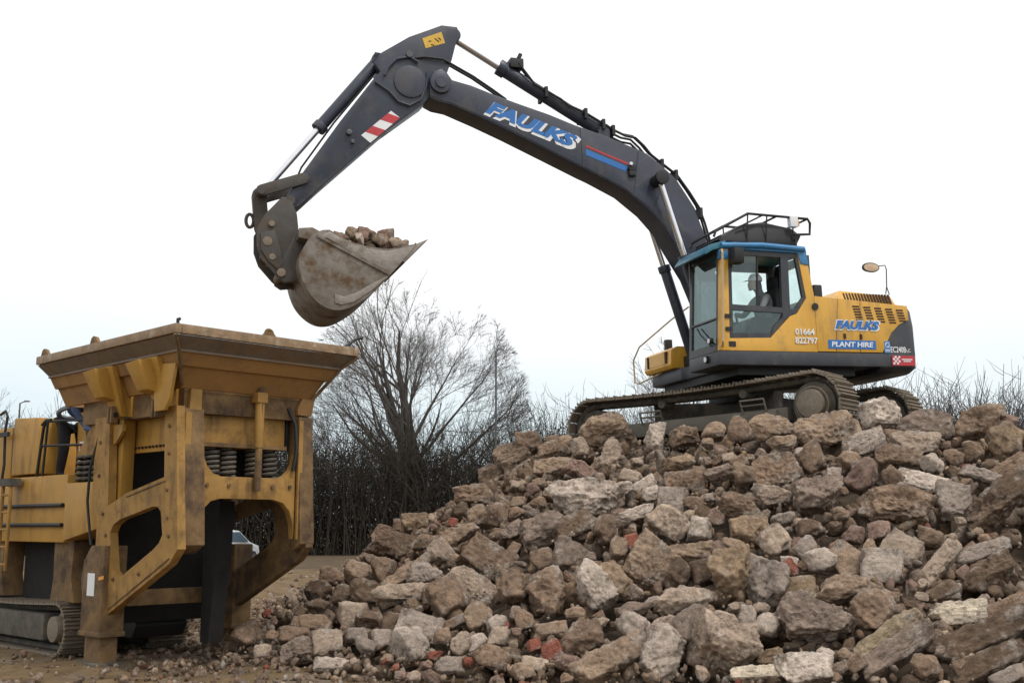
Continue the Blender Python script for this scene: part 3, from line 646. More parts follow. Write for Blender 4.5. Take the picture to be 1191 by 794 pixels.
MB().box(-1.26, -1.10, .72, .98, 2.12, 2.48).make('exhaust_pipe', M_BLK, EX, UP, bevel=.03)
# rear round mirror on a bent wire
mr = MB().hull([(-2.27+.17*math.cos(a)*k, .9+y, 2.82+.085*math.sin(a)*k) for a in np.linspace(0, 6.28, 18)[:-1] for k, y in ((1, .0), (.75, -.06), (.96, .02))]).make('rear_mirror', M_BLK, EX, UP)
MB().hull([(-2.27+.145*math.cos(a), .921, 2.82+.066*math.sin(a)) for a in np.linspace(0, 6.28, 18)[:-1]]+[(-2.27, .93, 2.82)]).make('mirror_glass', M_CREAM, mr, UP)
MB().tube([(-2.42, .9, 2.85), (-2.56, .9, 2.87), (-2.58, .9, 2.80), (-2.56, .9, 2.52), (-2.53, .9, 2.38)], .010, 6).tube([(-2.56, .9, 2.5), (-2.60, .9, 2.37)], .009, 6).make('mirror_stem', M_GALV, mr, UP)
# ---- lettering on the side
LS = HO[0]
text_on('lettering', 'FAULKS', M_LW, LS, UP, (-1.115, 1.650), (-1.985, 1.646), .175, 1.431, shear=.28, off=.07)
text_on('lettering', 'FAULKS', M_LB, LS, UP, (-1.135, 1.672), (-1.955, 1.668), .140, 1.436, shear=.28, off=.055)
pb = MB().box(-1.87, -.99, 1.425, 1.431, 1.357, 1.497).make('name_panel', M_LB, LS, UP)
text_on('lettering', 'PLANT HIRE', M_LW, pb, UP, (-1.045, 1.387), (-1.815, 1.387), .082, 1.435, shear=.15, off=.025)
text_on('lettering', '01664', M_LW, HO[2], UP, (-.41, 1.565), (-.755, 1.565), .10, 1.431, off=.02)
text_on('lettering', '822797', M_LW, HO[2], UP, (-.40, 1.425), (-.80, 1.425), .10, 1.431, off=.02)
em = MB().box(-2.135, -2.025, 1.405, 1.428, 1.305, 1.495).make('emblem', mat('emblem_blue', (.08, .22, .50), .4), CW, UP)
e2 = MB(); e2.tube([(-2.08+.036*math.cos(a), 1.43, 1.43+.036*math.sin(a)) for a in np.linspace(0, 6.28, 15)[:-1]], .007, 4, closed=True).box(-2.125, -2.035, 1.427, 1.432, 1.345, 1.355).box(-2.125, -2.035, 1.427, 1.432, 1.325, 1.333)
e2.make('emblem_mark', M_LW, em, UP)
text_on('lettering', 'EC240B', M_LW, CW, UP, (-2.15, 1.315), (-2.44, 1.315), .095, 1.414, off=.012)
text_on('lettering', 'LC', M_LW, CW, UP, (-2.455, 1.315), (-2.525, 1.325), .055, 1.417, off=.008)
st = MB().box(-2.58, -2.15, 1.405, 1.432, 1.105, 1.262).make('safety_sticker', M_RED, CW, UP)
wq = MB()
for i in range(4):
    for j in range(4):
        if (i+j) % 2 == 0: wq.box(-2.165-i*.034-.034, -2.165-i*.034, 1.430, 1.4365, 1.122+j*.034, 1.122+j*.034+.034)
wq.make('checker', M_LW, st, UP, smooth=None)
wl = MB().box(-2.53, -2.33, 1.430, 1.4365, 1.195, 1.212).box(-2.50, -2.36, 1.430, 1.4365, 1.165, 1.18)
wl.make('sticker_text', M_LW, st, UP, smooth=None)

# ---- cab
wall = [(.90, 1.30), (-.80, 1.30), (-.80, 2.22), (-.70, 2.90), (-.55, 2.87), (-.655, 2.15), (-.47, 1.90), (-.35, 1.86), (.02, 1.51), (.73, 1.49)]
for y0, y1 in ((1.35, 1.42),): CAB = MB().prism(wall, 1, y0, y1).make('cab', M_YEL, EX, UP, bevel=.008)
MB().prism([(.915, 1.30), (.805, 2.88), (.675, 2.88), (.735, 1.50), (.735, 1.30)], 1, 1.33, 1.425).make('pillar', M_YEL, CAB, UP, bevel=.012)
dr = MB()   # door frame, dark
dr.prism([(.735, 1.50), (.02, 1.52), (-.35, 1.87), (-.47, 1.91), (-.655, 2.15), (-.555, 2.86), (.675, 2.87)], 1, 1.355, 1.40)
# built as bars so that the window openings stay open
dr = MB()
dr.prism([(.73, 1.50), (.675, 2.87), (.615, 2.80), (.66, 1.50)], 1, 1.35, 1.40)
dr.prism([(.68, 2.80), (-.56, 2.79), (-.555, 2.87), (.675, 2.88)], 1, 1.352, 1.402)
dr.prism([(.67, 1.93), (-.30, 1.905), (-.30, 1.99), (.665, 2.02)], 1, 1.354, 1.404)
dr.prism([(.70, 1.50), (.02, 1.515), (.0, 1.585), (.68, 1.575)], 1, 1.35, 1.40)
dr.prism([(.02, 1.515), (-.30, 1.83), (-.30, 1.92), (-.06, 1.70)], 1, 1.353, 1.403)
dr.prism([(-.22, 1.80), (-.36, 1.86), (-.385, 2.81), (-.25, 2.81)], 1, 1.348, 1.405)
dr.prism([(-.30, 1.86), (-.47, 1.905), (-.66, 2.15), (-.60, 2.17), (-.45, 1.985), (-.34, 1.96)], 1, 1.351, 1.406)
dr.prism([(-.60, 2.16), (-.66, 2.14), (-.56, 2.84), (-.51, 2.82)], 1, 1.353, 1.407)
DOOR = dr.make('door', M_DK, CAB, UP)
MB().prism([(.64, 2.01), (.62, 2.81), (.14, 2.81), (.19, 2.00)], 1, 1.372, 1.380).make('door_window', M_GLASS, DOOR, UP)
MB().prism([(.19, 2.0), (.215, 2.0), (.165, 2.81), (.14, 2.81)], 1, 1.366, 1.392).make('window_bar', M_BLK, DOOR, UP)
MB().prism([(.67, 1.56), (.65, 1.95), (-.24, 1.93), (-.02, 1.57)], 1, 1.372, 1.380).make('lower_window', M_GLASSD, DOOR, UP)
MB().prism([(-.37, 1.95), (-.46, 1.97), (-.62, 2.17), (-.53, 2.80), (-.39, 2.80)], 1, 1.372, 1.380).make('quarter_window', M_GLASS, DOOR, UP)
MB().box(.64, .76, 1.415, 1.43, 1.36, 1.44).make('latch', M_BLK, CAB, UP)
for z in (1.60, 1.80): MB().box(.70, .80, 1.42, 1.445, z, z+.06).make('hinge', M_BLK, DOOR, UP)
MB().tube([(.87, 1.43, 1.36), (.90, 1.50, 1.42), (.86, 1.50, 2.1), (.82, 1.50, 2.8), (.80, 1.45, 2.86)], .018, 8).make('grab_rail', M_BEIGE, CAB, UP)
# front: dark frame and windscreen, lower pane, sill
fx = lambda z: .905-.105*(z-1.30)/1.58
fr = MB()
fr.add([(fx(z)+dx, y, z) for dx in (-.05, .01) for y, z in ((.40, 1.30), (.48, 1.30), (.48, 2.9), (.40, 2.9))], [(0, 1, 2, 3), (4, 7, 6, 5), (0, 4, 5, 1), (1, 5, 6, 2), (2, 6, 7, 3), (3, 7, 4, 0)])
fr.add([(fx(z)+dx, y, z) for dx in (-.045, .012) for y, z in ((1.30, 1.30), (1.345, 1.30), (1.345, 2.9), (1.30, 2.9))], [(0, 1, 2, 3), (4, 7, 6, 5), (0, 4, 5, 1), (1, 5, 6, 2), (2, 6, 7, 3), (3, 7, 4, 0)])
for z0, z1 in ((1.30, 1.42), (1.80, 1.825), (2.80, 2.9)):
    fr.add([(fx(z)+dx, y, z) for dx in (-.04, .015) for y, z in ((.46, z0), (1.32, z0), (1.32, z1), (.46, z1))], [(0, 1, 2, 3), (4, 7, 6, 5), (0, 4, 5, 1), (1, 5, 6, 2), (2, 6, 7, 3), (3, 7, 4, 0)])
FRM = fr.make('front_frame', M_DK, CAB, UP)
MB().add([(fx(z)+dx, y, z) for dx in (-.02, -.012) for y, z in ((.47, 1.82), (1.31, 1.82), (1.31, 2.82), (.47, 2.82))], [(0, 1, 2, 3), (4, 7, 6, 5), (0, 4, 5, 1), (1, 5, 6, 2), (2, 6, 7, 3), (3, 7, 4, 0)]).make('windscreen', M_GLASSW, FRM, UP)
MB().add([(fx(z)+dx, y, z) for dx in (-.02, -.012) for y, z in ((.47, 1.41), (1.31, 1.41), (1.31, 1.81), (.47, 1.81))], [(0, 1, 2, 3), (4, 7, 6, 5), (0, 4, 5, 1), (1, 5, 6, 2), (2, 6, 7, 3), (3, 7, 4, 0)]).make('lower_windscreen', M_GLASSD, FRM, UP)
MB().tube([(.93, 1.18, 1.40), (.93, .86, 1.62), (.90, .70, 1.75)], .012, 6).make('wiper', M_BLK, FRM, UP)
lp = MB().cyl((.90, 1.02, 1.21), (.96, 1.02, 1.21), .06, n=16).make('work_light', M_BLK, FRM, UP); MB().cyl((.955, 1.02, 1.21), (.966, 1.02, 1.21), .042, n=16).make('lamp_glass', M_LW, lp, UP)
l2 = MB().cyl((.93, 1.22, 1.47), (.99, 1.22, 1.47), .05, n=16).make('work_light', M_BLK, FRM, UP); MB().cyl((.985, 1.22, 1.47), (.996, 1.22, 1.47), .038, n=16).make('lamp_glass', M_LW, l2, UP)
# right side, rear wall, roof
rw = MB()
rw.box(-.76, .86, .40, .45, 1.30, 1.92).box(-.76, -.58, .40, .45, 1.92, 2.88).box(.74, .84, .401, .449, 1.9, 2.88).box(-.6, .80, .402, .448, 2.76, 2.88)
rw.make('right_wall', M_DK, CAB, UP)
MB().box(-.58, .75, .42, .428, 1.92, 2.77).make('right_window', M_GLASS, CAB, UP)
bw = MB(); bw.box(-.80, -.74, .45, 1.35, 1.30, 2.04).box(-.80, -.74, .45, .55, 2.03, 2.87).box(-.799, -.741, 1.30, 1.36, 2.03, 2.86).box(-.798, -.742, .54, 1.31, 2.74, 2.87)
bw.make('rear_wall', M_DK, CAB, UP); MB().box(-.775, -.767, .55, 1.3, 2.03, 2.75).make('rear_window', M_GLASS, CAB, UP)
MB().box(-.74, .80, .45, 1.35, 1.24, 1.30).make('cab_floor', M_BLK, CAB, UP)
RF = MB().prism([(.80, 2.88), (-.72, 2.86), (-.70, 2.96), (-.3, 3.0), (.55, 3.0), (.78, 2.97)], 1, .38, 1.44).make('roof', M_BLUE, CAB, UP, bevel=.03)
MB().tube([(.80, 1.44, 2.93), (.1, 1.455, 2.955), (-.66, 1.44, 2.93)], .045, 10).make('roof_tube', M_BLUE, RF, UP)
MB().prism([(-.70, 2.9), (-.55, 2.875), (-.59, 2.70), (-.735, 2.68)], 1, 1.34, 1.435).make('pillar_cap', M_BLUE, CAB, UP, bevel=.008)
MB().prism([(.835, 2.86), (.685, 2.86), (.69, 2.72), (.845, 2.72)], 1, 1.36, 1.44).make('pillar_cap', M_BLUE, CAB, UP, bevel=.008)
MB().prism([(.70, 3.02), (.98, 2.94), (1.08, 2.80), (1.06, 2.78), (.93, 2.86), (.74, 2.90)], 1, .36, 1.42).make('visor', M_TEAL, CAB, UP, bevel=.008)
MB().hull([(.62+dx, 1.55+dy, 2.75+dz) for dx in (-.09, .07) for dy, dz in ((-.07, -.13), (.08, -.13), (.1, -.05), (.1, .1), (-.06, .12), (-.09, 0))]).make('door_mirror', M_BLK, CAB, UP, bevel=.01)
# roof guard basket with folded sheet, beacon and lamp
gd = MB()
def rails(y, dx=0): return [(.84+dx, y, 3.10), (.80+dx, y, 3.19), (.22+dx, y, 3.50), (-.86+dx, y, 3.47), (-.90+dx, y, 3.40), (-.88+dx, y, 3.22), (-.60+dx, y, 3.2)]
gd.tube(rails(1.30), .022, 8).tube(rails(.50), .022, 8)
for x, z in ((.80, 3.19), (.22, 3.50), (-.86, 3.47), (-.3, 3.485)): gd.tube([(x, 1.30, z), (x, .50, z)], .018, 8)
for x, z in ((.22, 3.5), (-.12, 3.49), (-.6, 3.48)): gd.tube([(x, 1.30, z), (x+.02, 1.25, 3.0)], .012, 6).tube([(x, .5, z), (x+.02, .55, 3.0)], .012, 6)
gd.tube([(-.05, 1.3, 3.49), (.4, 1.28, 3.27)], .016, 6)
for x in (-.62, .72): gd.tube([(x, 1.3, 2.95), (x, 1.3, 3.12), (x, .5, 3.12), (x, .5, 2.95)], .016, 6)
GD = gd.make('roof_guard', M_BLK, CAB, UP)
rs = np.random.RandomState(3)
MB().hull([(.80, y, 3.05) for y in (.52, 1.26)]+[(.3, y, 3.34) for y in (.6, 1.2)]+[(-.1, y, 3.41) for y in (.6, 1.2)]+[(-.62, y, 3.33) for y in (.6, 1.2)]+[(-.76, y, 3.2) for y in (.55, 1.25)]+[(-.66, y, 3.04) for y in (.52, 1.26)]).make('folded_sheet', M_BLK, GD, UP, bevel=.03)
MB().box(-.66, -.52, 1.24, 1.34, 3.32, 3.50).make('lamp_box', M_LW, GD, UP, bevel=.01)
MB().cyl((-.78, 1.1, 3.40), (-.78, 1.1, 3.50), .05, .04, n=14).make('beacon', M_AMB, GD, UP, bevel=.01)
# seat and console
MB().box(-.42, .10, .66, 1.16, 1.60, 1.74).box(-.44, -.28, .68, 1.14, 1.70, 2.36).box(-.43, -.32, .80, 1.02, 2.36, 2.58).box(-.3, -.02, .8, 1.0, 1.28, 1.62).make('seat', M_SEAT, CAB, UP, bevel=.04)
for y in (.60, 1.22): MB().box(-.25, .2, y-.06, y+.06, 1.3, 1.86).tube([(.12, y, 1.86), (.14, y, 2.02)], .02, 8).make('console', M_BLK, CAB, UP, bevel=.01)
# ---- right-hand toolbox and handrail
tb = MB().prism([(.70, 1.30), (.74, 1.36), (.72, 1.62), (.60, 1.68), (-.5, 1.68), (-.5, 1.30)], 1, -1.68, -.62).make('toolbox', M_YEL, EX, UP, bevel=.015)
MB().prism([(.735, 1.40), (.735, 1.60), (.745, 1.60), (.745, 1.40)], 1, -1.45, -.85).make('toolbox_lid', M_YEL, tb, UP)
for y in (-1.5, -.78): MB().box(.70, .755, y-.025, y+.025, 1.40, 1.60).make('lid_hinge', M_DSLOT, tb, UP)
MB().tube([(.62, -1.2, 1.30), (.84, -1.72, 1.16), (.86, -1.84, 1.20), (.86, -1.86, 1.60), (.80, -1.72, 1.82), (.5, -1.0, 2.2), (.3, -.7, 2.38)], .014, 8).make('handrail', M_BEIGE, EX, UP)
MB().box(.3, .42, -1.5, -1.4, 1.68, 1.92).make('side_lamp', M_BLK, tb, UP, bevel=.01)

# ---- boom
BY0, BY1 = -.37, .13
top = [(5.03, 5.62), (5.02, 5.74), (4.95, 5.86), (4.83, 5.91), (4.73, 5.84), (4.66, 5.74), (4.35, 5.68), (3.94, 5.55), (3.51, 5.43), (3.05, 5.31), (2.62, 5.17), (2.07, 5.02), (1.48, 4.83), (1.34, 4.77), (1.12, 4.62), (.83, 4.37), (.57, 3.98), (.37, 3.49), (.30, 3.2), (.12, 2.5), (-.10, 1.95), (-.12, 1.72), (.02, 1.60), (.2, 1.66), (.42, 2.25), (.62, 2.75)]
bot = [(5.03, 5.42), (4.9, 5.36), (4.68, 5.33), (4.21, 5.16), (3.73, 4.97), (3.07, 4.69), (2.44, 4.42), (2.26, 4.35), (1.76, 4.12), (1.36, 3.82), (1.09, 3.53), (.90, 3.2)]
BO = MB().prism(top+bot[::-1], 1, BY0, BY1).make('boom', M_BOOM, EX, UP, bevel=.022)
MB().cyl((4.86, BY0-.07, 5.66), (4.86, BY1+.06, 5.66), .17, n=26).cyl((4.86, BY1+.05, 5.66), (4.86, BY1+.09, 5.66), .09, n=18).make('pivot_pin', M_BOOM, BO, UP, bevel=.015)
MB().cyl((1.22, -.60, 4.30), (1.22, .38, 4.30), .10, n=22).cyl((1.22, .36, 4.30), (1.22, .42, 4.30), .12, n=22).make('cylinder_pin', M_BLK, BO, UP, bevel=.012)
MB().cyl((1.64, BY1, 4.50), (1.64, BY1+.05, 4.50), .07, n=16).box(1.58, 1.70, BY1, BY1+.05, 4.36, 4.44).make('valve_block', M_BLK, BO, UP, bevel=.01)
MB().cyl((1.67, BY1+.04, 4.56), (1.67, BY1+.075, 4.56), .028, n=14).make('work_light', M_LW, BO, UP)
for (x0, z0), (x1, z1) in (((2.52, 5.12), (2.49, 4.46)), ((1.50, 4.80), (1.62, 4.02)), ((.98, 4.48), (1.30, 3.78))): MB().tube([(x0, BY1+.001, z0), (x1, BY1+.001, z1)], .009, 5).make('weld_seam', M_BOOM, BO, UP)
MB().tube([(x, BY1+.001, z+.035) for x, z in bot], .008, 5).make('weld_seam', M_BOOM, BO, UP)
# boom lettering: white shadow and blue face; stripes
text_on('lettering', 'FAULKS', M_LW, BO, UP, (4.165, 5.205), (2.585, 4.690), .275, BY1+.004, shear=.30, off=.075)
text_on('lettering', 'FAULKS', M_LB, BO, UP, (4.135, 5.245), (2.640, 4.758), .225, BY1+.009, shear=.30, off=.055)
MB().prism([(2.44, 4.77), (1.70, 4.52), (1.75, 4.44), (2.44, 4.67)], 1, BY1, BY1+.004).make('blue_stripe', M_LB, BO, UP)
MB().prism([(2.43, 4.835), (1.69, 4.585), (1.70, 4.555), (2.43, 4.805)], 1, BY1, BY1+.004).make('red_stripe', M_RED, BO, UP)
# hoses along the boom back, with clamps
hs = [(3.87, 6.17), (3.53, 6.23), (3.26, 5.89), (2.82, 5.68), (2.68, 5.58), (2.37, 5.47), (2.06, 5.31), (1.89, 5.22), (1.69, 5.14), (1.51, 5.12), (1.36, 4.99), (1.24, 4.85), (1.03, 4.70), (.78, 4.53), (.57, 4.25), (.40, 3.99), (.31, 3.73), (.24, 3.46), (.1, 3.0)]
for i, y in enumerate((-.05, .02, -.22, -.28)):
    o_ = .0 if i % 2 == 0 else -.05
    MB().tube([(x-.02*i, y, z+o_) for x, z in hs[3 if i > 1 else 1:]], .020, 6).make('hose', M_BLK, BO, UP)
for x, z in ((3.05, 5.78), (2.37, 5.47), (2.06, 5.31), (1.89, 5.22), (1.03, 4.7), (.78, 4.53), (.36, 3.9)): MB().box(x-.025, x+.025, -.32, .06, z-.14, z+.03).make('hose_clamp', M_BLK, BO, UP)
MB().box(3.42, 3.64, -.24, .03, 6.10, 6.26).cyl((3.5, 0, 6.26), (3.46, 0, 6.34), .035, n=10).make('hose_manifold', M_BLK, BO, UP, bevel=.01)
for i, y in enumerate((-.02, .06)):
    MB().tube([(5.3, y, 6.05), (5.1, y+.05, 6.08), (4.8, y+.06, 6.07), (4.55, y, 5.98), (4.3, y, 5.86), (4.0, y, 5.68), (3.75, y, 5.52)], .019, 6).make('hose', M_BLK, BO, UP)
# stick cylinder on top of the boom
def cyl_part(p0, p1, y, rb, rr_, split, parent, name='hydraulic_cylinder'):
    a = Vector((p0[0], y, p0[1])); b = Vector((p1[0], y, p1[1])); m = a.lerp(b, split)
    o = MB().cyl(a, m, rb, n=20).cyl(a.lerp(m, .93), m, rb*1.22, n=20).cyl(a-Vector((0, .1, 0)), a+Vector((0, .1, 0)), rb*1.15, n=16).make(name, M_BOOM, parent, UP, bevel=.008)
    MB().cyl(m, b, rr_, n=16).make('rod', M_STEEL, o, UP)
    MB().cyl(b-Vector((0, .12, 0)), b+Vector((0, .12, 0)), rr_*1.9, n=16).make('rod_eye', M_BOOM, o, UP, bevel=.008)
    return o
cyl_part((2.02, 5.17), (4.58, 6.56), -.12, .11, .062, .70, EX)
MB().prism([(2.2, 4.98), (1.95, 4.95), (1.95, 5.18), (2.03, 5.26), (2.12, 5.2)], 1, -.26, .02).make('cylinder_bracket', M_BOOM, BO, UP)
for y in (-.50, .28): cyl_part((.36, 1.42), (1.22, 4.30), y, .088, .050, .56, EX)
MB().box(.22, .50, -.62, .38, 1.26, 1.5).make('cylinder_mount', M_BLK, EX, UP, bevel=.02)
# ---- arm
AY0, AY1 = -.34, .08
arm = [(4.54, 6.66), (4.80, 6.66), (5.33, 6.41), (5.78, 6.10), (5.89, 5.92), (5.80, 5.78), (5.92, 5.64), (6.43, 4.93), (7.08, 3.96), (7.22, 3.74), (7.25, 3.60), (7.16, 3.52), (7.05, 3.56), (6.76, 3.85), (5.76, 4.81), (5.1, 5.34), (4.78, 5.72), (4.64, 6.1), (4.52, 6.56)]
AR = MB().prism(arm, 1, AY0, AY1).make('arm', M_BOOM, EX, UP, bevel=.02)
MB().cyl((5.33, AY1, 5.66), (5.33, AY1+.025, 5.66), .26, n=30).make('boss_plate', M_BOOM, AR, UP, bevel=.008)
MB().tube([(5.74, AY1+.03, 5.72), (5.68, AY1+.03, 5.86), (5.55, AY1+.03, 6.0), (5.34, AY1+.03, 6.06), (5.2, AY1+.03, 5.98)], .020, 6).tube([(5.89, AY1+.03, 5.60), (5.67, AY1+.03, 5.46), (5.53, AY1+.03, 5.31), (5.35, AY1+.03, 5.26), (5.17, AY1+.03, 5.37), (5.08, AY1+.03, 5.59), (5.04, AY1+.03, 5.85)], .020, 6).make('arm_pipe', M_BOOM, AR, UP)
MB().cyl((5.34, AY1, 6.10), (5.34, AY1+.06, 6.10), .055, n=14).make('grease_boss', M_GALV, AR, UP)
MB().cyl((6.30, AY1, 4.75), (6.30, AY1+.07, 4.75), .045, n=12).box(6.22, 6.27, AY1, AY1+.05, 4.58, 4.64).make('hose_coupling', M_GALV, AR, UP, bevel=.01)
MB().tube([(5.9, -.06, 5.74), (6.25, -.06, 5.28), (6.5, -.06, 4.95), (6.8, -.06, 4.5), (7.0, -.06, 4.2), (7.06, -.06, 4.05)], .017, 6).make('hose', M_BLK, AR, UP)
hz = [(5.64, 5.16), (5.50, 5.06), (5.97, 4.62), (6.11, 4.73)]
lerp = lambda a, b, t: (a[0]*(1-t)+b[0]*t, a[1]*(1-t)+b[1]*t)
hpn = MB().prism(hz, 1, AY1, AY1+.004).make('hazard_plate', M_LW, AR, UP)
for t0, t1 in ((.10, .36), (.62, .86)):
    q0, q1 = lerp(hz[0], hz[3], t0), lerp(hz[0], hz[3], t1)
    r0, r1 = lerp(hz[1], hz[2], max(0, t0-.12)), lerp(hz[1], hz[2], t1-.12)
    MB().prism([q0, q1, r1, r0], 1, AY1+.004, AY1+.007).make('hazard_stripe', M_RED, hpn, UP)
sk = MB().prism([(5.12, 6.40), (4.81, 6.54), (4.75, 6.36), (5.07, 6.24)], 1, AY1, AY1+.004).make('warning_sticker', M_STK, AR, UP)
smk = MB()
for a, b in (((4.86, 6.44), (4.82, 6.40)), ((4.92, 6.42), (4.85, 6.37)), ((4.98, 6.31), (4.93, 6.30)), ((5.02, 6.36), (4.98, 6.37))): smk.tube([(a[0], AY1+.005, a[1]), (b[0], AY1+.005, b[1])], .008, 4)
smk.make('sticker_mark', M_BLK, sk, UP)
# bucket cylinder, rocker and link
cyl_part((5.80, 6.03), (7.58, 3.78), -.12, .095, .05, .53, EX)
MB().prism([(5.70, 6.12), (5.86, 6.14), (5.9, 5.98), (5.80, 5.86)], 1, -.22, -.02).make('cylinder_bracket', M_BOOM, AR, UP)
def bar(p0, p1, wd, y0, y1, name, m, parent):
    a, b = Vector((p0[0], 0, p0[1])), Vector((p1[0], 0, p1[1])); d = (b-a).normalized(); n_ = Vector((-d.z, 0, d.x))*wd
    pts = [];
    for k in range(7): t = math.pi/2+math.pi*k/6; pts.append(a+d*math.cos(t)*wd+n_*math.sin(t))
    for k in range(7): t = -math.pi/2+math.pi*k/6; pts.append(b+d*math.cos(t)*wd+n_*math.sin(t))
    return MB().prism([(p.x, p.z) for p in pts], 1, y0, y1).make(name, m, parent, UP, bevel=.01)
M_HITCH = mat('hitch_steel', (.055, .048, .042), .6, var=.3, dirt=(.11, .08, .055), dlo=.45, dhi=.7, bump=.2)
for y0, y1 in ((.085, .135), (-.395, -.345)): bar((7.60, 3.76), (6.99, 3.98), .085, y0, y1, 'rocker_link', M_HITCH, EX)
for y0, y1 in ((-.20, -.04),): bar((7.62, 3.74), (7.58, 3.25), .105, y0, y1, 'bucket_link', M_HITCH, EX)
MB().cyl((7.61, -.42, 3.75), (7.61, .16, 3.75), .06, n=16).make('link_pin', M_HITCH, EX, UP)
MB().cyl((7.19, -.42, 3.63), (7.19, .14, 3.63), .075, n=18).make('bucket_pin', M_HITCH, EX, UP)
# quick hitch
qh = [(7.30, 3.68), (7.16, 3.60), (7.09, 3.42), (7.07, 3.22), (7.10, 3.02), (7.20, 2.55), (7.26, 2.45), (7.33, 2.43), (7.40, 2.49), (7.60, 2.72), (7.67, 2.92), (7.67, 3.18), (7.55, 3.40)]
QH = MB().prism(qh, 1, .09, .15).prism(qh, 1, -.41, -.35).prism([(7.5, 3.3), (7.2, 3.1), (7.25, 2.6), (7.6, 2.8)], 1, -.36, .10).make('quick_hitch', M_HITCH, EX, UP, bevel=.012)
MB().prism([(7.62, 3.1), (7.62, 2.86), (7.5, 2.68), (7.36, 2.56), (7.30, 2.66), (7.34, 2.9), (7.42, 3.16)], 1, .15, .175).make('hitch_web', M_HITCH, QH, UP, bevel=.01)
for x, z, r in ((7.52, 2.98, .07), (7.46, 3.25, .045), (7.32, 2.52, .065), (7.45, 2.75, .05)): MB().cyl((x, -.45, z), (x, .185, z), r, n=16).make('hitch_pin', M_TRK, QH, UP, bevel=.008)
MB().tube([(7.75+.055*math.cos(a), -.12, 3.35+.10*math.sin(a)) for a in np.linspace(0, 6.28, 19)[:-1]], .026, 8, closed=True).make('lifting_eye', M_HITCH, QH, UP)
# ---- bucket
KY0, KY1 = -.95, .52
mouth = [(6.67, 3.11), (6.43, 2.97), (6.11, 2.88), (5.80, 2.86), (5.52, 2.93)]
back = [(5.36, 2.96), (5.53, 2.75), (5.77, 2.48), (6.05, 2.22), (6.32, 2.03), (6.52, 1.97), (6.70, 2.03), (6.88, 2.20), (6.99, 2.42), (7.02, 2.66), (6.97, 2.90), (6.87, 3.03), (6.74, 3.10)]
side = mouth[::-1]+[]  # front to back along the mouth
def shell(pts, th):
    P = [Vector((x, 0, z)) for x, z in pts]; inn = []
    for i, p in enumerate(P):
        d = (P[min(i+1, len(P)-1)]-P[max(i-1, 0)]).normalized(); nrm = Vector((-d.z, 0, d.x)); c = Vector((6.3, 0, 2.6))
        if nrm.dot(c-p) < 0: nrm = -nrm
        inn.append(p+nrm*th)
    return [(p.x, p.z) for p in P], [(p.x, p.z) for p in inn]
def smooth_line(P, k=4):
    out_ = []
    for i in range(len(P)-1):
        a, b, c, d = (np.array(P[max(0, min(len(P)-1, j))]) for j in (i-1, i, i+1, i+2))
        for t in np.arange(k)/k: out_.append(tuple(.5*(2*b+(c-a)*t+(2*a-5*b+4*c-d)*t*t+(3*b-a-3*c+d)*t**3)))
    return out_+[P[-1]]
back = smooth_line([(x+.09*max(0, min(1, (x-6.1)/.7))*(1 if z < 2.75 else .4), z-.05*max(0, min(1, (2.5-z)/.4))) for x, z in back])
sp = back+mouth
o_, i_ = shell(back, .035)
bk = MB(); n = len(o_)
bk.add([(x, y, z) for y in (KY1-.02, KY0+.02) for x, z in o_]+[(x, y, z) for y in (KY1-.02, KY0+.02) for x, z in i_],
       [(k, k+1, n+k+1, n+k) for k in range(n-1)]+[(2*n+k, 3*n+k, 3*n+k+1, 2*n+k+1) for k in range(n-1)]+[(0, n, 3*n, 2*n), (n-1, 3*n-1, 4*n-1, 2*n-1)]+[(k, 2*n+k, 2*n+k+1, k+1) for k in range(n-1)]+[(n+k, n+k+1, 3*n+k+1, 3*n+k) for k in range(n-1)])
BK = bk.make('bucket', M_BUCK, EX, UP, smooth=.9)
for y0, y1 in ((KY1-.045, KY1), (KY0, KY0+.045)):
    MB().prism(sp, 1, y0, y1).make('bucket_side', M_BUCK, BK, UP, bevel=.006)
# wear plates on the near cheek, lip, ears
MB().prism([(6.87, 2.98), (6.70, 2.98), (5.84, 2.50), (5.78, 2.475), (5.53, 2.76), (5.38, 2.94), (5.52, 2.905), (5.80, 2.83), (6.11, 2.85), (6.43, 2.94), (6.67, 3.08)], 1, KY1, KY1+.012).make('cheek_plate', M_BUCKW, BK, UP, bevel=.004)
MB().prism([(5.80, 2.46), (6.05, 2.235), (6.32, 2.05), (6.50, 2.0), (6.60, 2.03), (6.60, 2.16), (6.47, 2.12), (6.30, 2.18), (6.0, 2.36)], 1, KY1, KY1+.012).make('wear_plate', M_BUCKW, BK, UP, bevel=.004)
MB().prism([(6.82, 2.97), (6.86, 3.03), (5.76, 2.50), (5.80, 2.46)], 1, KY1+.012, KY1+.022).make('weld_bar', M_BUCK, BK, UP)
MB().prism([(5.22, 3.03), (5.30, 2.94), (5.56, 2.66), (5.60, 2.70), (5.40, 2.95)], 1, KY0, KY1).make('lip', M_BUCKW, BK, UP, bevel=.006)
for k in range(5):
    y = KY0+.12+k*(KY1-KY0-.24)/4
    MB().hull([(5.48, y+a, 2.78+b) for a in (-.07, .07) for b in (-.03, .05)]+[(5.36, y+a, 2.93+b) for a in (-.06, .06) for b in (-.03, .03)]+[(5.16, y+a, 3.07) for a in (-.03, .03)]).make('tooth', M_BUCKW, BK, UP, bevel=.008)
for y in (-.38, .10):
    MB().prism([(6.80, 3.06), (6.88, 3.13), (7.05, 3.16), (7.12, 3.12), (7.36, 2.62), (7.36, 2.44), (7.27, 2.38), (7.10, 2.40), (6.95, 2.30), (6.95, 2.9)], 1, y-.06, y+.06).make('ear', M_HITCH, BK, UP, bevel=.01)
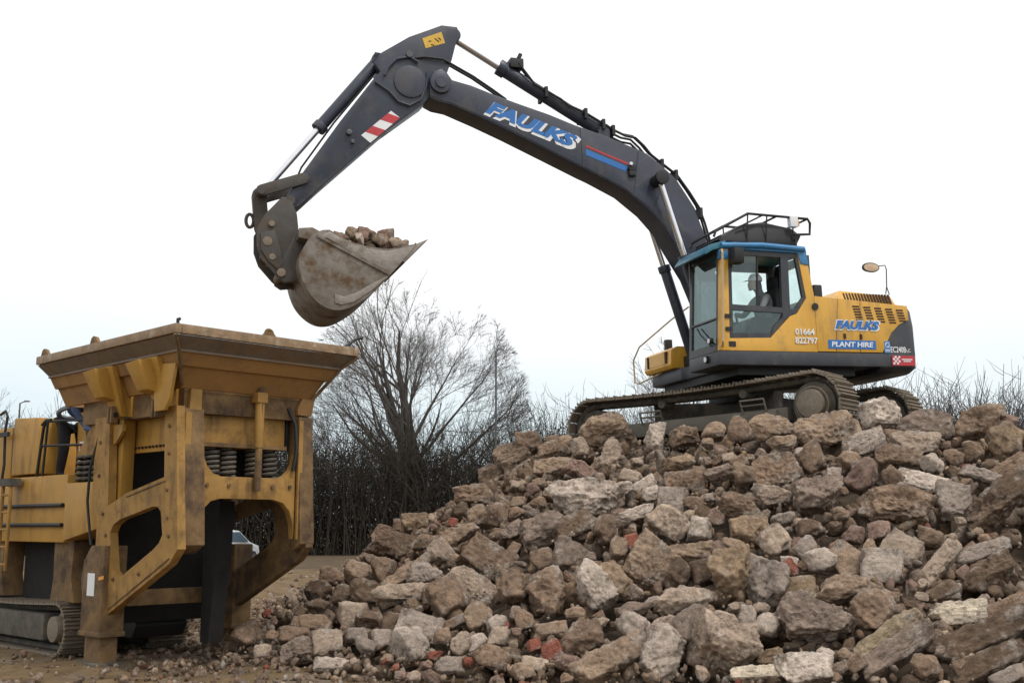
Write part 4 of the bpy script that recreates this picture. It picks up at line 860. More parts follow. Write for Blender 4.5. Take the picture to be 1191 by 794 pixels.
MB().prism([(6.74, 3.08), (6.90, 3.16), (7.10, 3.14), (7.10, 3.0), (6.9, 2.96)], 1, KY0+.25, KY1-.1).make('top_box', M_BUCK, BK, UP, bevel=.012)
# load in the bucket
load_z = lambda x, y: 2.77+.40*np.exp(-((x-6.02)/.50)**2-((y+.2)/.52)**2)+.03*lump(x, y, 9, 2)
ld = grid_mesh('load', np.linspace(5.50, 6.75, 26), np.linspace(KY0+.05, KY1-.05, 26), lambda x, y: load_z(x, y))
bl = obj('loose_soil', ld, M_SOIL, None, UP); tag(bl, 'loose brown soil heaped in the raised bucket', 'soil', kind='stuff')
cr_ = [(6.45, .18, 3.02, .22, 'rb', 'flat reddish chunk next to the bucket back plate'), (6.28, .12, 3.12, .26, 'tn', 'tan angular chunk on the load beside the back plate'), (6.12, .22, 3.10, .20, 'rb', 'pointed reddish stone in the middle of the load'),
       (6.00, -.05, 3.17, .30, 'br', 'tall brown chunk standing highest in the load'), (5.86, .26, 3.00, .24, 'tn', 'tan stone leaning on the near rim'), (5.74, .0, 3.06, .30, 'rb', 'reddish slab tilted over the load'),
       (5.60, .22, 2.97, .22, 'tp', 'pale stone close to the near cheek'), (5.50, -.1, 3.02, .26, 'br', 'brown rounded stone just behind the lip'), (5.45, -.42, 2.97, .24, 'rb', 'reddish chunk hanging over the lip'), (6.35, -.4, 3.12, .3, 'br', 'brown chunk at the far side of the load'), (5.9, -.5, 3.08, .3, 'gb', 'greyish chunk at the far side of the load'), (6.2, .36, 2.98, .16, 'pl', 'small pale stone by the near cheek plate')]
for i, (x, y, z, s_, t, lb) in enumerate(cr_):
    o = rock_obj('concrete_chunk', 'bws'[i % 3], (s_*1.25, s_*.95, s_*.7), t, 500+i, UP @ Matrix.Translation((x, y, max(float(load_z(np.array([x]), np.array([y]))[0])+s_*.22, z+.05))) @ Euler((i*1.3, i*.9, i*2.1)).to_matrix().to_4x4(), 3)
    tag(o, lb+' in the raised bucket', 'rubble', 'chunks carried in the excavator bucket')

# ---- operator in the cab
def figure(name, label, M0, nodes, edges, cloth, group=None, root=0):
    me = skin_mesh(nodes, edges, 2, root); o = obj(name, me, cloth, None, M0); tag(o, label, 'person', group); return o
M_SHIRT = mat('pale_shirt', (.20, .215, .225), .85, var=.1, bump=.2); M_TRS = mat('dark_trousers', (.018, .019, .024), .9, var=.25, bump=.3); M_JKT = mat('blue_jacket', (.055, .085, .17), .85, var=.2, scale=8, bump=.4, bscale=14)
nodes = [(-.20, .91, 1.82, .15, .17), (-.20, .91, 2.0, .15, .12), (-.16, .91, 2.18, .19, .12), (-.15, .91, 2.27, .09, .09), (-.12, .91, 2.34, .055), (-.08, .91, 2.42, .085, .10), (-.07, .91, 2.50, .09, .10), (-.07, .91, 2.565, .06, .07),
         (-.14, 1.10, 2.21, .07), (.02, 1.18, 1.98, .05), (.20, 1.14, 2.0, .038), (-.14, .72, 2.21, .07), (.02, .64, 1.98, .05), (.20, .66, 2.0, .038),
         (-.12, 1.01, 1.80, .09), (.25, 1.02, 1.78, .075), (.42, 1.02, 1.40, .055), (-.12, .81, 1.80, .09), (.25, .80, 1.78, .075), (.42, .80, 1.40, .055), (-.01, .91, 2.45, .035)]
edges = [(0, 1), (1, 2), (2, 3), (3, 4), (4, 5), (5, 6), (6, 7), (2, 8), (8, 9), (9, 10), (2, 11), (11, 12), (12, 13), (0, 14), (14, 15), (15, 16), (0, 17), (17, 18), (18, 19), (5, 20)]
OP = figure('person', 'excavator operator in a pale shirt and white cap seated behind the cab glass', UP, nodes, edges, M_SHIRT)
MB().hull([(-.07+.115*math.cos(a)*k, .91+.10*math.sin(a)*k, z) for a in np.linspace(0, 6.28, 15)[:-1] for k, z in ((1, 2.50), (.97, 2.56), (.6, 2.62))]).make('cap', M_LW, OP, UP, bevel=.01)
MB().hull([(.03, .91+y, 2.515) for y in (-.07, .07)]+[(.14, .91+y, 2.495) for y in (-.05, .05)]+[(.03, .91+y, 2.53) for y in (-.07, .07)]).make('cap_peak', M_LW, OP, UP)
MB().hull([(-.02+.062*math.cos(a), .91+.078*math.sin(a), z) for a in np.linspace(-1.5, 1.5, 9) for z in (2.36, 2.50)]+[(.075, .91, 2.43)]).make('face', M_SKIN, OP, UP, bevel=.008)
# ================================================================== crusher
M_VOID = mat('crusher_shade_black', (.012, .011, .010), .9, var=.4, bump=.3)  # near-black colour stands in for the darkness inside and under the crusher
CR = frame((-4.81, 13.468, 0), rad(-44.5))
CU = thing('jaw_crusher', 'worn yellow tracked jaw crusher with a flared feed hopper standing left of the heap', 'crusher', CR)
# ---- hopper
XL, XR, YN, YF = -1.48, 2.01, -.30, 2.12
lv = [(3.74, 0, 0), (3.63, .0, .0), (3.50, .15, .13), (3.475, .145, .125), (3.47, .175, .15), (3.34, .26, .21), (3.335, .30, .25), (3.12, .45, .34)]
def rect(z, dx, dy, inn=0.): return [(XL+dx*.3+inn, YN+dy+inn, z), (XR-dx-inn, YN+dy+inn, z), (XR-dx-inn, YF-dy-inn, z), (XL+dx*.3+inn, YF-dy-inn, z)]
def rings(levels, inner=.05):
    R_ = [rect(*l) for l in levels]; I_ = [rect(l[0], l[1], l[2], inner) for l in levels]
    v = [p for r in R_ for p in r]; k = len(R_); f = [(l*4+i, l*4+(i+1) % 4, (l+1)*4+(i+1) % 4, (l+1)*4+i) for l in range(k-1) for i in range(4)]
    b = len(v); v += [p for r in I_ for p in r]; f += [(b+l*4+i, b+(l+1)*4+i, b+(l+1)*4+(i+1) % 4, b+l*4+(i+1) % 4) for l in range(k-1) for i in range(4)]
    f += [(i, b+i, b+(i+1) % 4, (i+1) % 4) for i in range(4)]+[((k-1)*4+i, (k-1)*4+(i+1) % 4, b+(k-1)*4+(i+1) % 4, b+(k-1)*4+i) for i in range(4)]
    return MB().add(v, f)
HP = rings(lv[3:]).make('hopper', M_HOP, CU, CR, smooth=.3)
rings(lv[1:4]).make('lip_plate', M_LIP, HP, CR, smooth=.3)
rm = MB(); t_ = .06
for (x0, x1, y0, y1) in ((XL-.02, XR+.02, YN-.02, YN+t_), (XL-.02, XR+.02, YF-t_, YF+.02), (XL-.02, XL+t_, YN+t_, YF-t_), (XR-t_, XR+.02, YN+t_, YF-t_)): rm.box(x0, x1, y0, y1, 3.64, 3.745)
rm.make('rim', M_RIM, HP, CR, bevel=.012)
# corner strap along the near edge
MB().tube([(2.02, -.31, 3.63), (1.87, -.18, 3.50), (1.60, .03, 3.14)], .022, 6).make('corner_strap', M_CYR, HP, CR)
MB().tube([(2.02, 2.13, 3.63), (1.87, 2.0, 3.50), (1.60, 1.80, 3.14)], .022, 6).make('corner_strap', M_CYR, HP, CR)
for x, y in ((XL+.15, YN+.03), (-.35+.4, YN+.03)):
    MB().prism([(x-.11, 3.74), (x+.12, 3.74), (x+.05, 3.82), (x-.02, 3.84), (x-.07, 3.82)], 1, y-.02, y+.02).make('lifting_lug', M_CYR, HP, CR, bevel=.006)
MB().tube([(XR-.03, .88+.05*math.cos(a), 3.775+.045*math.sin(a)) for a in np.linspace(0, 6.28, 15)[:-1]], .018, 6, closed=True).prism([(.78, 3.74), (.98, 3.74), (.92, 3.80), (.84, 3.80)], 0, XR-.045, XR-.015).make('lifting_lug', M_CYR, HP, CR)
MB().tube([(1.95, -.25, 3.74), (1.95, -.25, 3.80), (1.93, -.22, 3.81)], .02, 6).make('hook', M_BLK, HP, CR)
MB().tube([(1.9, 1.98, 3.74), (1.9, 2.08, 3.80), (1.88, 2.20, 3.88), (1.86, 2.32, 3.91)], .018, 6).make('bent_bar', M_BLK, HP, CR)
# neck below the hopper, set back
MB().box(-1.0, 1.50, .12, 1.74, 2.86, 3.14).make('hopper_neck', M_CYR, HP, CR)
# ---- gusset brackets along the near side
for xb in (.12, 1.18):
    gp = [(-.30, 3.46), (-.10, 3.46), (.30, 2.96), (.30, 2.90), (.06, 2.90)]
    for dx in (-.15, .17):
        MB().prism([(-.13, 3.43), (.18, 3.40), (.18, 2.88), (.05, 2.88)], 0, xb+dx-.02, xb+dx+.02).make('gusset', M_CY, CU, CR, bevel=.005)
    MB().add([(xb-.24, -.21, 3.46), (xb+.26, -.21, 3.46), (xb+.20, -.015, 2.88), (xb-.02, -.015, 2.88), (xb-.24, -.14, 3.46), (xb+.26, -.14, 3.46), (xb+.20, .05, 2.88), (xb-.02, .05, 2.88)],
             [(0, 1, 2, 3), (4, 7, 6, 5), (0, 4, 5, 1), (1, 5, 6, 2), (2, 6, 7, 3), (3, 7, 4, 0)]).make('bracket', M_CY, CU, CR, bevel=.006)
    cb = MB().add([(xb-.17, -.36, 3.40), (xb+.13, -.36, 3.42), (xb+.13, -.22, 3.10), (xb-.12, -.22, 3.10), (xb-.17, -.14, 3.46), (xb+.13, -.14, 3.46), (xb+.13, -.06, 3.06), (xb-.12, -.06, 3.06)],
             [(0, 1, 2, 3), (4, 7, 6, 5), (0, 4, 5, 1), (1, 5, 6, 2), (2, 6, 7, 3), (3, 7, 4, 0)]).make('bracket_head', M_CY, CU, CR, bevel=.01)
    for d in (.02, .10): MB().box(xb+d-.02, xb+d+.02, -.11, -.02, 2.80, 3.0).make('clevis', M_CYR, CU, CR, bevel=.005)
    MB().cyl((xb-.02, -.06, 2.90), (xb+.14, -.06, 2.90), .03, n=12).make('clevis_pin', M_BLK, CU, CR)
MB().prism([(1.22, 3.40), (1.72, 3.36), (1.62, 2.98), (1.52, 2.86), (1.30, 2.86)], 1, -.13, -.09).make('corner_gusset', M_CY, CU, CR, bevel=.006)
# ---- side plates with the slanting opening, near and far
outer = [(1.56, 2.92), (1.30, 2.92), (1.36, 2.14), (.50, 1.98), (.06, 1.84), (-.02, 2.90), (-.40, 2.90), (-.34, 1.84), (-.20, 1.70), (-.20, 1.36), (-.16, .60), (.20, .60), (1.55, 1.20), (1.72, 1.36), (1.66, 1.9)]
hole = [(1.12, 1.82), (1.24, 1.82), (1.32, 1.76), (1.38, 1.51), (1.31, 1.42), (1.17, 1.34), (.51, 1.05), (.36, 1.03), (.25, 1.10), (.15, 1.53), (.22, 1.62), (.37, 1.68)]
def ccw_tess(o, h, y0, y1, name, m): return MB().plate(o, h, 1, y0, y1).make(name, m, CU, CR, smooth=.5)
ccw_tess(outer, hole, 0.0, .10, 'side_plate', M_CYD)
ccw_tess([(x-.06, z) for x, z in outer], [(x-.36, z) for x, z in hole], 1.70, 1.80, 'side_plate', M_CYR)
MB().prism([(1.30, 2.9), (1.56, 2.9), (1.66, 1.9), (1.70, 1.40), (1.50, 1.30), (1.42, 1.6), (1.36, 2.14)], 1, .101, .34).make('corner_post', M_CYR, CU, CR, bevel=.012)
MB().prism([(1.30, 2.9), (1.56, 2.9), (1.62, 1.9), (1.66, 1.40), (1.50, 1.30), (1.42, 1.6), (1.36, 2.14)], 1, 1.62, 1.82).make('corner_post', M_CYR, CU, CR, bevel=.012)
MB().box(1.565, 1.60, 1.60, 1.66, 1.45, 2.85).make('post_rib', M_CYD, CU, CR)
MB().box(1.57, 1.60, .10, .17, 1.4, 2.85).make('post_rib', M_CYD, CU, CR)
# upper inner panel of the near side
MB().box(-.32, 1.10, .30, .36, 2.47, 3.12).make('inner_panel', M_CY, CU, CR, bevel=.006)
for k in range(9): MB().cyl((.10+k*.085, .275, 2.53), (.10+k*.085, .305, 2.53), .016, n=8).make('bolt', M_DSLOT, CU, CR)
MB().box(-.02, .10, .12, .28, 1.86, 2.9).make('inner_post', M_CY, CU, CR, bevel=.01)
MB().prism([(-.04, 2.80), (.22, 2.80), (.22, 2.72), (.06, 2.58), (-.04, 2.56)], 1, .05, .09).make('knee_plate', M_CY, CU, CR)
MB().cyl((.55, .62, 2.26), (.55, 1.3, 2.26), .24, n=26).make('flywheel', mat('drum_grey', (.09, .088, .085), .6, var=.3, dirt=(.03, .03, .03), dlo=.45, dhi=.7), CU, CR, bevel=.03)
MB().box(-.7, -.2, .3, 1.7, 1.85, 2.95).make('crusher_chest', M_BLK, CU, CR)
# ---- front: feeder box on coil springs, cross beam with arched opening
fb = MB().box(.95, 1.42, .40, 1.52, 2.50, 3.04).make('feeder_box', M_CYD, CU, CR, bevel=.02)
MB().box(1.42, 1.435, .38, 1.54, 2.50, 2.545).make('box_flange', M_CYR, fb, CR)
for y in (.60, .82, 1.17, 1.38):
    pts = []
    for k in range(73): a = k/72*6*2*math.pi; pts.append((1.30+.085*math.cos(a), y+.085*math.sin(a), 2.165+.335*k/72))
    MB().tube(pts, .022, 6).make('coil_spring', M_TRKD, CU, CR)
    MB().cyl((1.30, y, 2.15), (1.30, y, 2.5), .05, n=10).make('spring_guide', M_BLK, CU, CR)
MB().tube([(1.62, 1.04, 3.2), (1.60, 1.04, 2.0)], .04, 8).make('strut', M_CYR, CU, CR)
MB().cyl((1.60, 1.04, 2.5), (1.60, 1.04, 3.12), .055, n=12).make('strut_sleeve', M_CYD, CU, CR, bevel=.008)
MB().box(1.52, 1.66, .97, 1.11, 3.02, 3.14).make('strut_bracket', M_CYD, CU, CR, bevel=.01)
arch = [(.34, 2.16), (1.60, 2.16), (1.60, 1.45), (1.585, 1.62), (1.53, 1.78), (1.44, 1.87), (1.30, 1.91), (.60, 1.91), (.48, 1.88), (.40, 1.80), (.36, 1.64), (.34, 1.40)]
MB().prism(arch, 0, 1.44, 1.545).make('cross_beam', M_CYD, CU, CR, bevel=.008)
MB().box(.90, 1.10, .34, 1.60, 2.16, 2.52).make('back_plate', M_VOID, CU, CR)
MB().box(1.16, 1.44, .34, 1.60, 2.08, 2.158).make('spring_shelf', M_CYR, CU, CR, bevel=.01)
for y0, pts in ((.34, [(.34, 2.45), (.34, 2.16), (.60, 2.16), (.50, 2.19), (.42, 2.27), (.38, 2.36)]), (1.6, [(1.60, 2.45), (1.60, 2.16), (1.36, 2.16), (1.46, 2.19), (1.54, 2.27), (1.58, 2.36)])):
    MB().prism(pts, 0, 1.45, 1.54).make('corner_web', M_CYD, CU, CR)
MB().prism([(.17, 3.12), (.31, 3.12), (.31, 2.80), (.20, 2.68), (.15, 2.6)], 0, 1.50, 1.56).make('hanger', M_CYD, CU, CR, bevel=.008)
MB().prism([(1.70, 3.2), (1.86, 3.2), (1.80, 2.92), (1.60, 2.92), (1.60, 3.0)], 0, 1.50, 1.56).make('hanger', M_HOP, CU, CR, bevel=.008)
MB().box(1.0, 1.40, 1.54, 1.59, 2.5, 2.95).make('hose_bundle', M_BLK, CU, CR, bevel=.02)
for y in (.42, .70, 1.28, 1.52): MB().cyl((1.54, y, 2.06), (1.565, y, 2.06), .022, n=8).make('bolt', M_CYR, CU, CR)
for x, z in ((1.44, 2.0), (1.47, 1.7), (1.52, 1.5), (.30, 1.0), (.9, 1.08), (.05, 1.5), (-.05, 1.75), (-.20, 2.2), (-.22, 2.6), (1.44, 2.4), (1.43, 2.7)): MB().cyl((x, -.018, z), (x, .01, z), .022, n=8).make('bolt', M_CYR, CU, CR)
MB().tube([(1.50, 1.50, 3.0), (1.58, 1.56, 2.8), (1.60, 1.57, 2.5), (1.58, 1.54, 2.25)], .022, 6).make('hose', M_BLK, CU, CR)
MB().tube([(-.30, .02, 2.7), (-.42, -.02, 2.3), (-.44, -.02, 1.9), (-.32, -.02, 1.5), (-.25, -.03, 1.38)], .018, 6).make('hose', M_BLK, CU, CR)
for p0, p1 in (((1.40, 2.10), (.52, 1.94)), ((1.56, 1.26), (.22, .66))): MB().tube([(p0[0], -.002, p0[1]), (p1[0], -.002, p1[1])], .010, 5).make('weld_seam', M_CYR, CU, CR)
# ---- jack legs
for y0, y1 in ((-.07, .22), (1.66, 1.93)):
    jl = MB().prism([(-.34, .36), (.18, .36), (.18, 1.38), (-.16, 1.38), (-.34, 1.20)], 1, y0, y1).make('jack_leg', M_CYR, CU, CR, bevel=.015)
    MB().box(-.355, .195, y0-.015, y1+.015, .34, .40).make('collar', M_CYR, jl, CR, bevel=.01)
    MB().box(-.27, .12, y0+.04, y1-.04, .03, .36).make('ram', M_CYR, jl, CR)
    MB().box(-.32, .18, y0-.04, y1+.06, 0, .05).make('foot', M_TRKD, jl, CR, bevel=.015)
    MB().box(-.345, -.335, y0+.05, y0+.19, .92, 1.06).make('warning_label', M_LW, jl, CR)
    MB().box(-.345, -.335, y0+.05, y0+.19, .80, .90).make('warning_label', M_STK, jl, CR)
MB().box(-.20, -.02, -.075, -.068, .80, 1.06).make('warning_label', M_LW, jl, CR)
MB().prism([(.08, 1.02), (.20, 1.04), (.20, 1.0), (.08, .98)], 1, -.075, -.068).make('reflector', M_AMB, CU, CR)
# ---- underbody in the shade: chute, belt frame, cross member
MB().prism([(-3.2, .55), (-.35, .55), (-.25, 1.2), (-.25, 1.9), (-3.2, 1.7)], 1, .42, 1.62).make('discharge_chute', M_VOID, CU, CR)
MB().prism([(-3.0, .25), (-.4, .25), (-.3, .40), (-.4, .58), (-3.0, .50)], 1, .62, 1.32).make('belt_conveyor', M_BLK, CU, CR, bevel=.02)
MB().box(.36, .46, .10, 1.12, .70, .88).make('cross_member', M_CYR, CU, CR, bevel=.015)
MB().box(-.30, -.24, .10, 1.7, .45, 1.9).make('shade_sheet', M_VOID, CU, CR, bevel=.01)  # added black sheet, painted as the dark interior behind the arch
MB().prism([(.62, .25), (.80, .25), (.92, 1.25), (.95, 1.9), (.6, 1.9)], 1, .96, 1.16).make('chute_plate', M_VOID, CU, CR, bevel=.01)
# ---- spring pack and side box left of the hopper frame
MB().prism([(-.26, 2.14), (-1.22, 2.14), (-1.22, 1.42), (-.26, 1.58)], 1, .05, .42).make('side_box', M_CY, CU, CR, bevel=.012)
for x in (-.60, -.86, -1.08):
    pts = [(x+.10*math.cos(k/60*5*2*math.pi), .22+.10*math.sin(k/60*5*2*math.pi), 2.14+.34*k/60) for k in range(61)]
    MB().tube(pts, .020, 6).make('coil_spring', M_TRKD, CU, CR)
MB().prism([(-.42, 2.90), (-.75, 2.95), (-1.20, 2.50), (-1.20, 2.46), (-.42, 2.46)], 1, .16, .34).make('spring_arm', M_CYD, CU, CR, bevel=.012)
MB().box(-1.6, -.3, .45, 1.7, 2.15, 3.1).make('feeder_body', M_TRKD, CU, CR, bevel=.02)
# ---- power pack housing with bands, ladder, platform and rails
MB().prism([(-1.30, 1.40), (-5.6, 1.40), (-5.6, 2.26), (-1.30, 2.26)], 1, .10, 1.95).make('power_pack', M_CY, CU, CR, bevel=.02)
MB().prism([(-2.30, 2.30), (-3.20, 2.30), (-3.20, 3.10), (-2.40, 3.06)], 1, .14, .50).make('engine_cover', M_CY, CU, CR, bevel=.02)
MB().box(-5.6, -3.24, .14, 1.9, 2.26, 2.98).make('engine_cover', M_CY, CU, CR, bevel=.03)
for z in (1.62, 1.87): MB().tube([(-5.6, .07, z), (-1.32, .07, z)], .028, 6).make('side_band', M_BLK, CU, CR)
ld_ = MB()
for y in (-.06,):
    for x in (-2.92, -2.66): ld_.tube([(x, y, 1.02), (x, y, 2.16)], .026, 6)
    for k in range(5): ld_.tube([(-2.92, y, 1.10+k*.23), (-2.66, y, 1.10+k*.23)], .018, 6)
ld_.make('ladder', M_CYD, CU, CR)
MB().box(-2.96, -2.62, -.10, .06, 2.14, 2.24).make('ladder_top', M_TRKD, CU, CR)
hr = MB()
for z in (2.66, 2.98): hr.tube([(-2.18, .10, z-.04), (-2.10, .10, z), (-1.55, .12, z-.02), (-1.2, .3, z-.02)], .018, 6)
hr.tube([(-2.24, .10, 2.26), (-2.12, .10, 2.9), (-2.05, .10, 3.0), (-1.9, .10, 2.99)], .022, 6).tube([(-2.06, .10, 2.26), (-2.0, .1, 2.97)], .018, 6)
hr.make('handrail', M_BLK, CU, CR)
hr = MB(); hr.tube([(-3.25, .04, 2.2), (-3.2, .04, 2.45), (-3.25, .04, 2.9), (-3.2, .04, 3.12), (-3.28, .04, 3.2), (-3.45, .04, 3.16)], .020, 6); hr.box(-3.6, -3.12, .02, .06, 2.84, 2.90); hr.make('grab_rail', M_BLK, CU, CR)
MB().prism([(-1.92, 2.26), (-1.62, 2.26), (-1.78, 3.12), (-2.0, 3.12)], 1, .50, .62).make('control_post', M_CY, CU, CR, bevel=.01)
sg = MB().box(-1.87, -1.70, .488, .50, 2.45, 2.72).make('warning_label', M_LW, CU, CR)
MB().box(-1.84, -1.73, .482, .489, 2.50, 2.58).make('warning_mark', M_RED, sg, CR); MB().box(-1.84, -1.73, .482, .489, 2.62, 2.66).make('warning_mark', M_RED, sg, CR)
# ---- supports and running gear
for x in (-1.42, -3.6): MB().prism([(x-.32, 1.42), (x+.26, 1.42), (x+.22, .95), (x+.34, .66), (x-.36, .66), (x-.30, .95)], 1, .18, .48).make('support_leg', M_CYR, CU, CR, bevel=.015)
MB().cyl((-.72, .22, .95), (-.72, .62, .95), .30, n=24).make('drive_drum', M_TRKD, CU, CR, bevel=.03)
def track2(yc):
    chain = MB(); st2 = []
    per_half, r, cz, cxx = 1.95, .26, .33, -3.35
    P = stadium(r, cz, per_half, .16, 0)
    for dy in (-.09, .09): chain.tube([(p[0]+cxx, yc+dy, p[1]) for p, a in P], .04, 4, closed=True)
    tr = chain.make('track', M_TRKD, CU, CR)
    for p, a in stadium(r+.05, cz, per_half, .16, 0): obj('shoe', shoe2, None, tr, CR @ Matrix.Translation((p[0]+cxx, yc, p[1])) @ Matrix.Rotation(a, 4, 'Y'))
    MB().box(cxx-1.7, cxx+1.62, yc-.24, yc+.24, .17, .50).make('track_frame', M_TRKD, tr, CR, bevel=.02)
    for s in (-1, 1):
        MB().cyl((cxx+s*1.95, yc-.13, cz), (cxx+s*1.95, yc+.13, cz), .22, n=22).cyl((cxx+s*1.95, yc-.27, cz), (cxx+s*1.95, yc+.27, cz), .16, n=20).make('drive_hub', M_TRK, tr, CR, bevel=.015)
sh2 = MB().box(-.072, .072, -.26, .26, -.012, .012)
for gx in (-.05, .0, .05): sh2.box(gx-.009, gx+.009, -.26, .26, .012, .042)
shoe2 = sh2.mesh('shoe', 0, None); shoe2.materials.append(M_TRK)
track2(.34); track2(1.52)

# ---- worker on the platform, bent forward under the hopper
n_ = [(-2.30, .30, 3.16, .15, .17), (-2.16, .32, 3.30, .15, .14), (-1.98, .34, 3.46, .17, .13), (-1.84, .36, 3.56, .09, .1), (-1.74, .37, 3.59, .06), (-1.64, .38, 3.60, .09, .10), (-1.55, .39, 3.585, .08, .09),
      (-1.95, .16, 3.46, .07), (-1.80, .10, 3.18, .052), (-1.62, .16, 2.98, .04), (-1.93, .54, 3.46, .07), (-1.75, .58, 3.2, .052), (-1.58, .5, 3.0, .04),
      (-1.52, .13, 2.95, .030), (-1.46, .19, 2.90, .014), (-1.44, .16, 2.89, .014), (-1.44, .13, 2.89, .014), (-1.46, .10, 2.90, .013), (-1.56, .22, 2.93, .016),
      (-1.48, .50, 2.96, .030), (-1.42, .54, 2.91, .014), (-1.40, .51, 2.90, .014), (-1.40, .48, 2.90, .014), (-1.42, .45, 2.91, .013), (-1.52, .43, 2.94, .016)]
e_ = [(0, 1), (1, 2), (2, 3), (3, 4), (4, 5), (5, 6), (2, 7), (7, 8), (8, 9), (2, 10), (10, 11), (11, 12), (9, 13), (13, 14), (13, 15), (13, 16), (13, 17), (9, 18), (12, 19), (19, 20), (19, 21), (19, 22), (19, 23), (12, 24)]
n_ = [(a[0]+.10, a[1]+.22, a[2]-.06)+tuple(a[3:]) for a in n_]
WK = figure('person', 'worker in a blue jacket and dark trousers bending over behind the crusher handrail', CR, n_, e_, M_JKT)
lg = [(-2.28, .30, 3.14, .165, .16), (-2.30, .20, 3.02, .10), (-2.24, .18, 2.68, .075), (-2.32, .18, 2.36, .055), (-2.20, .17, 2.31, .045), (-2.30, .42, 3.02, .10), (-2.24, .44, 2.68, .075), (-2.32, .44, 2.36, .055), (-2.20, .45, 2.31, .045)]
lg = [(a[0]+.10, a[1]+.22, a[2]-.06)+tuple(a[3:]) for a in lg]
obj('trousers', skin_mesh(lg, [(0, 1), (1, 2), (2, 3), (3, 4), (0, 5), (5, 6), (6, 7), (7, 8)]), M_TRS, WK, CR)
MB().tube([(-2.19+.17*math.cos(a), .52+.19*math.sin(a), 3.14+.07*math.cos(a)) for a in np.linspace(0, 6.28, 21)[:-1]], .035, 6, closed=True).make('shirt_hem', M_SHIRT, WK, CR)
MB().hull([(-1.50+.10*math.cos(a)*math.cos(b), .605+.10*math.sin(a)*math.cos(b), 3.58+.08*math.sin(b)) for a in np.linspace(0, 6.28, 11)[:-1] for b in (0, .5, 1.1)]).make('cap', M_TRS, WK, CR)
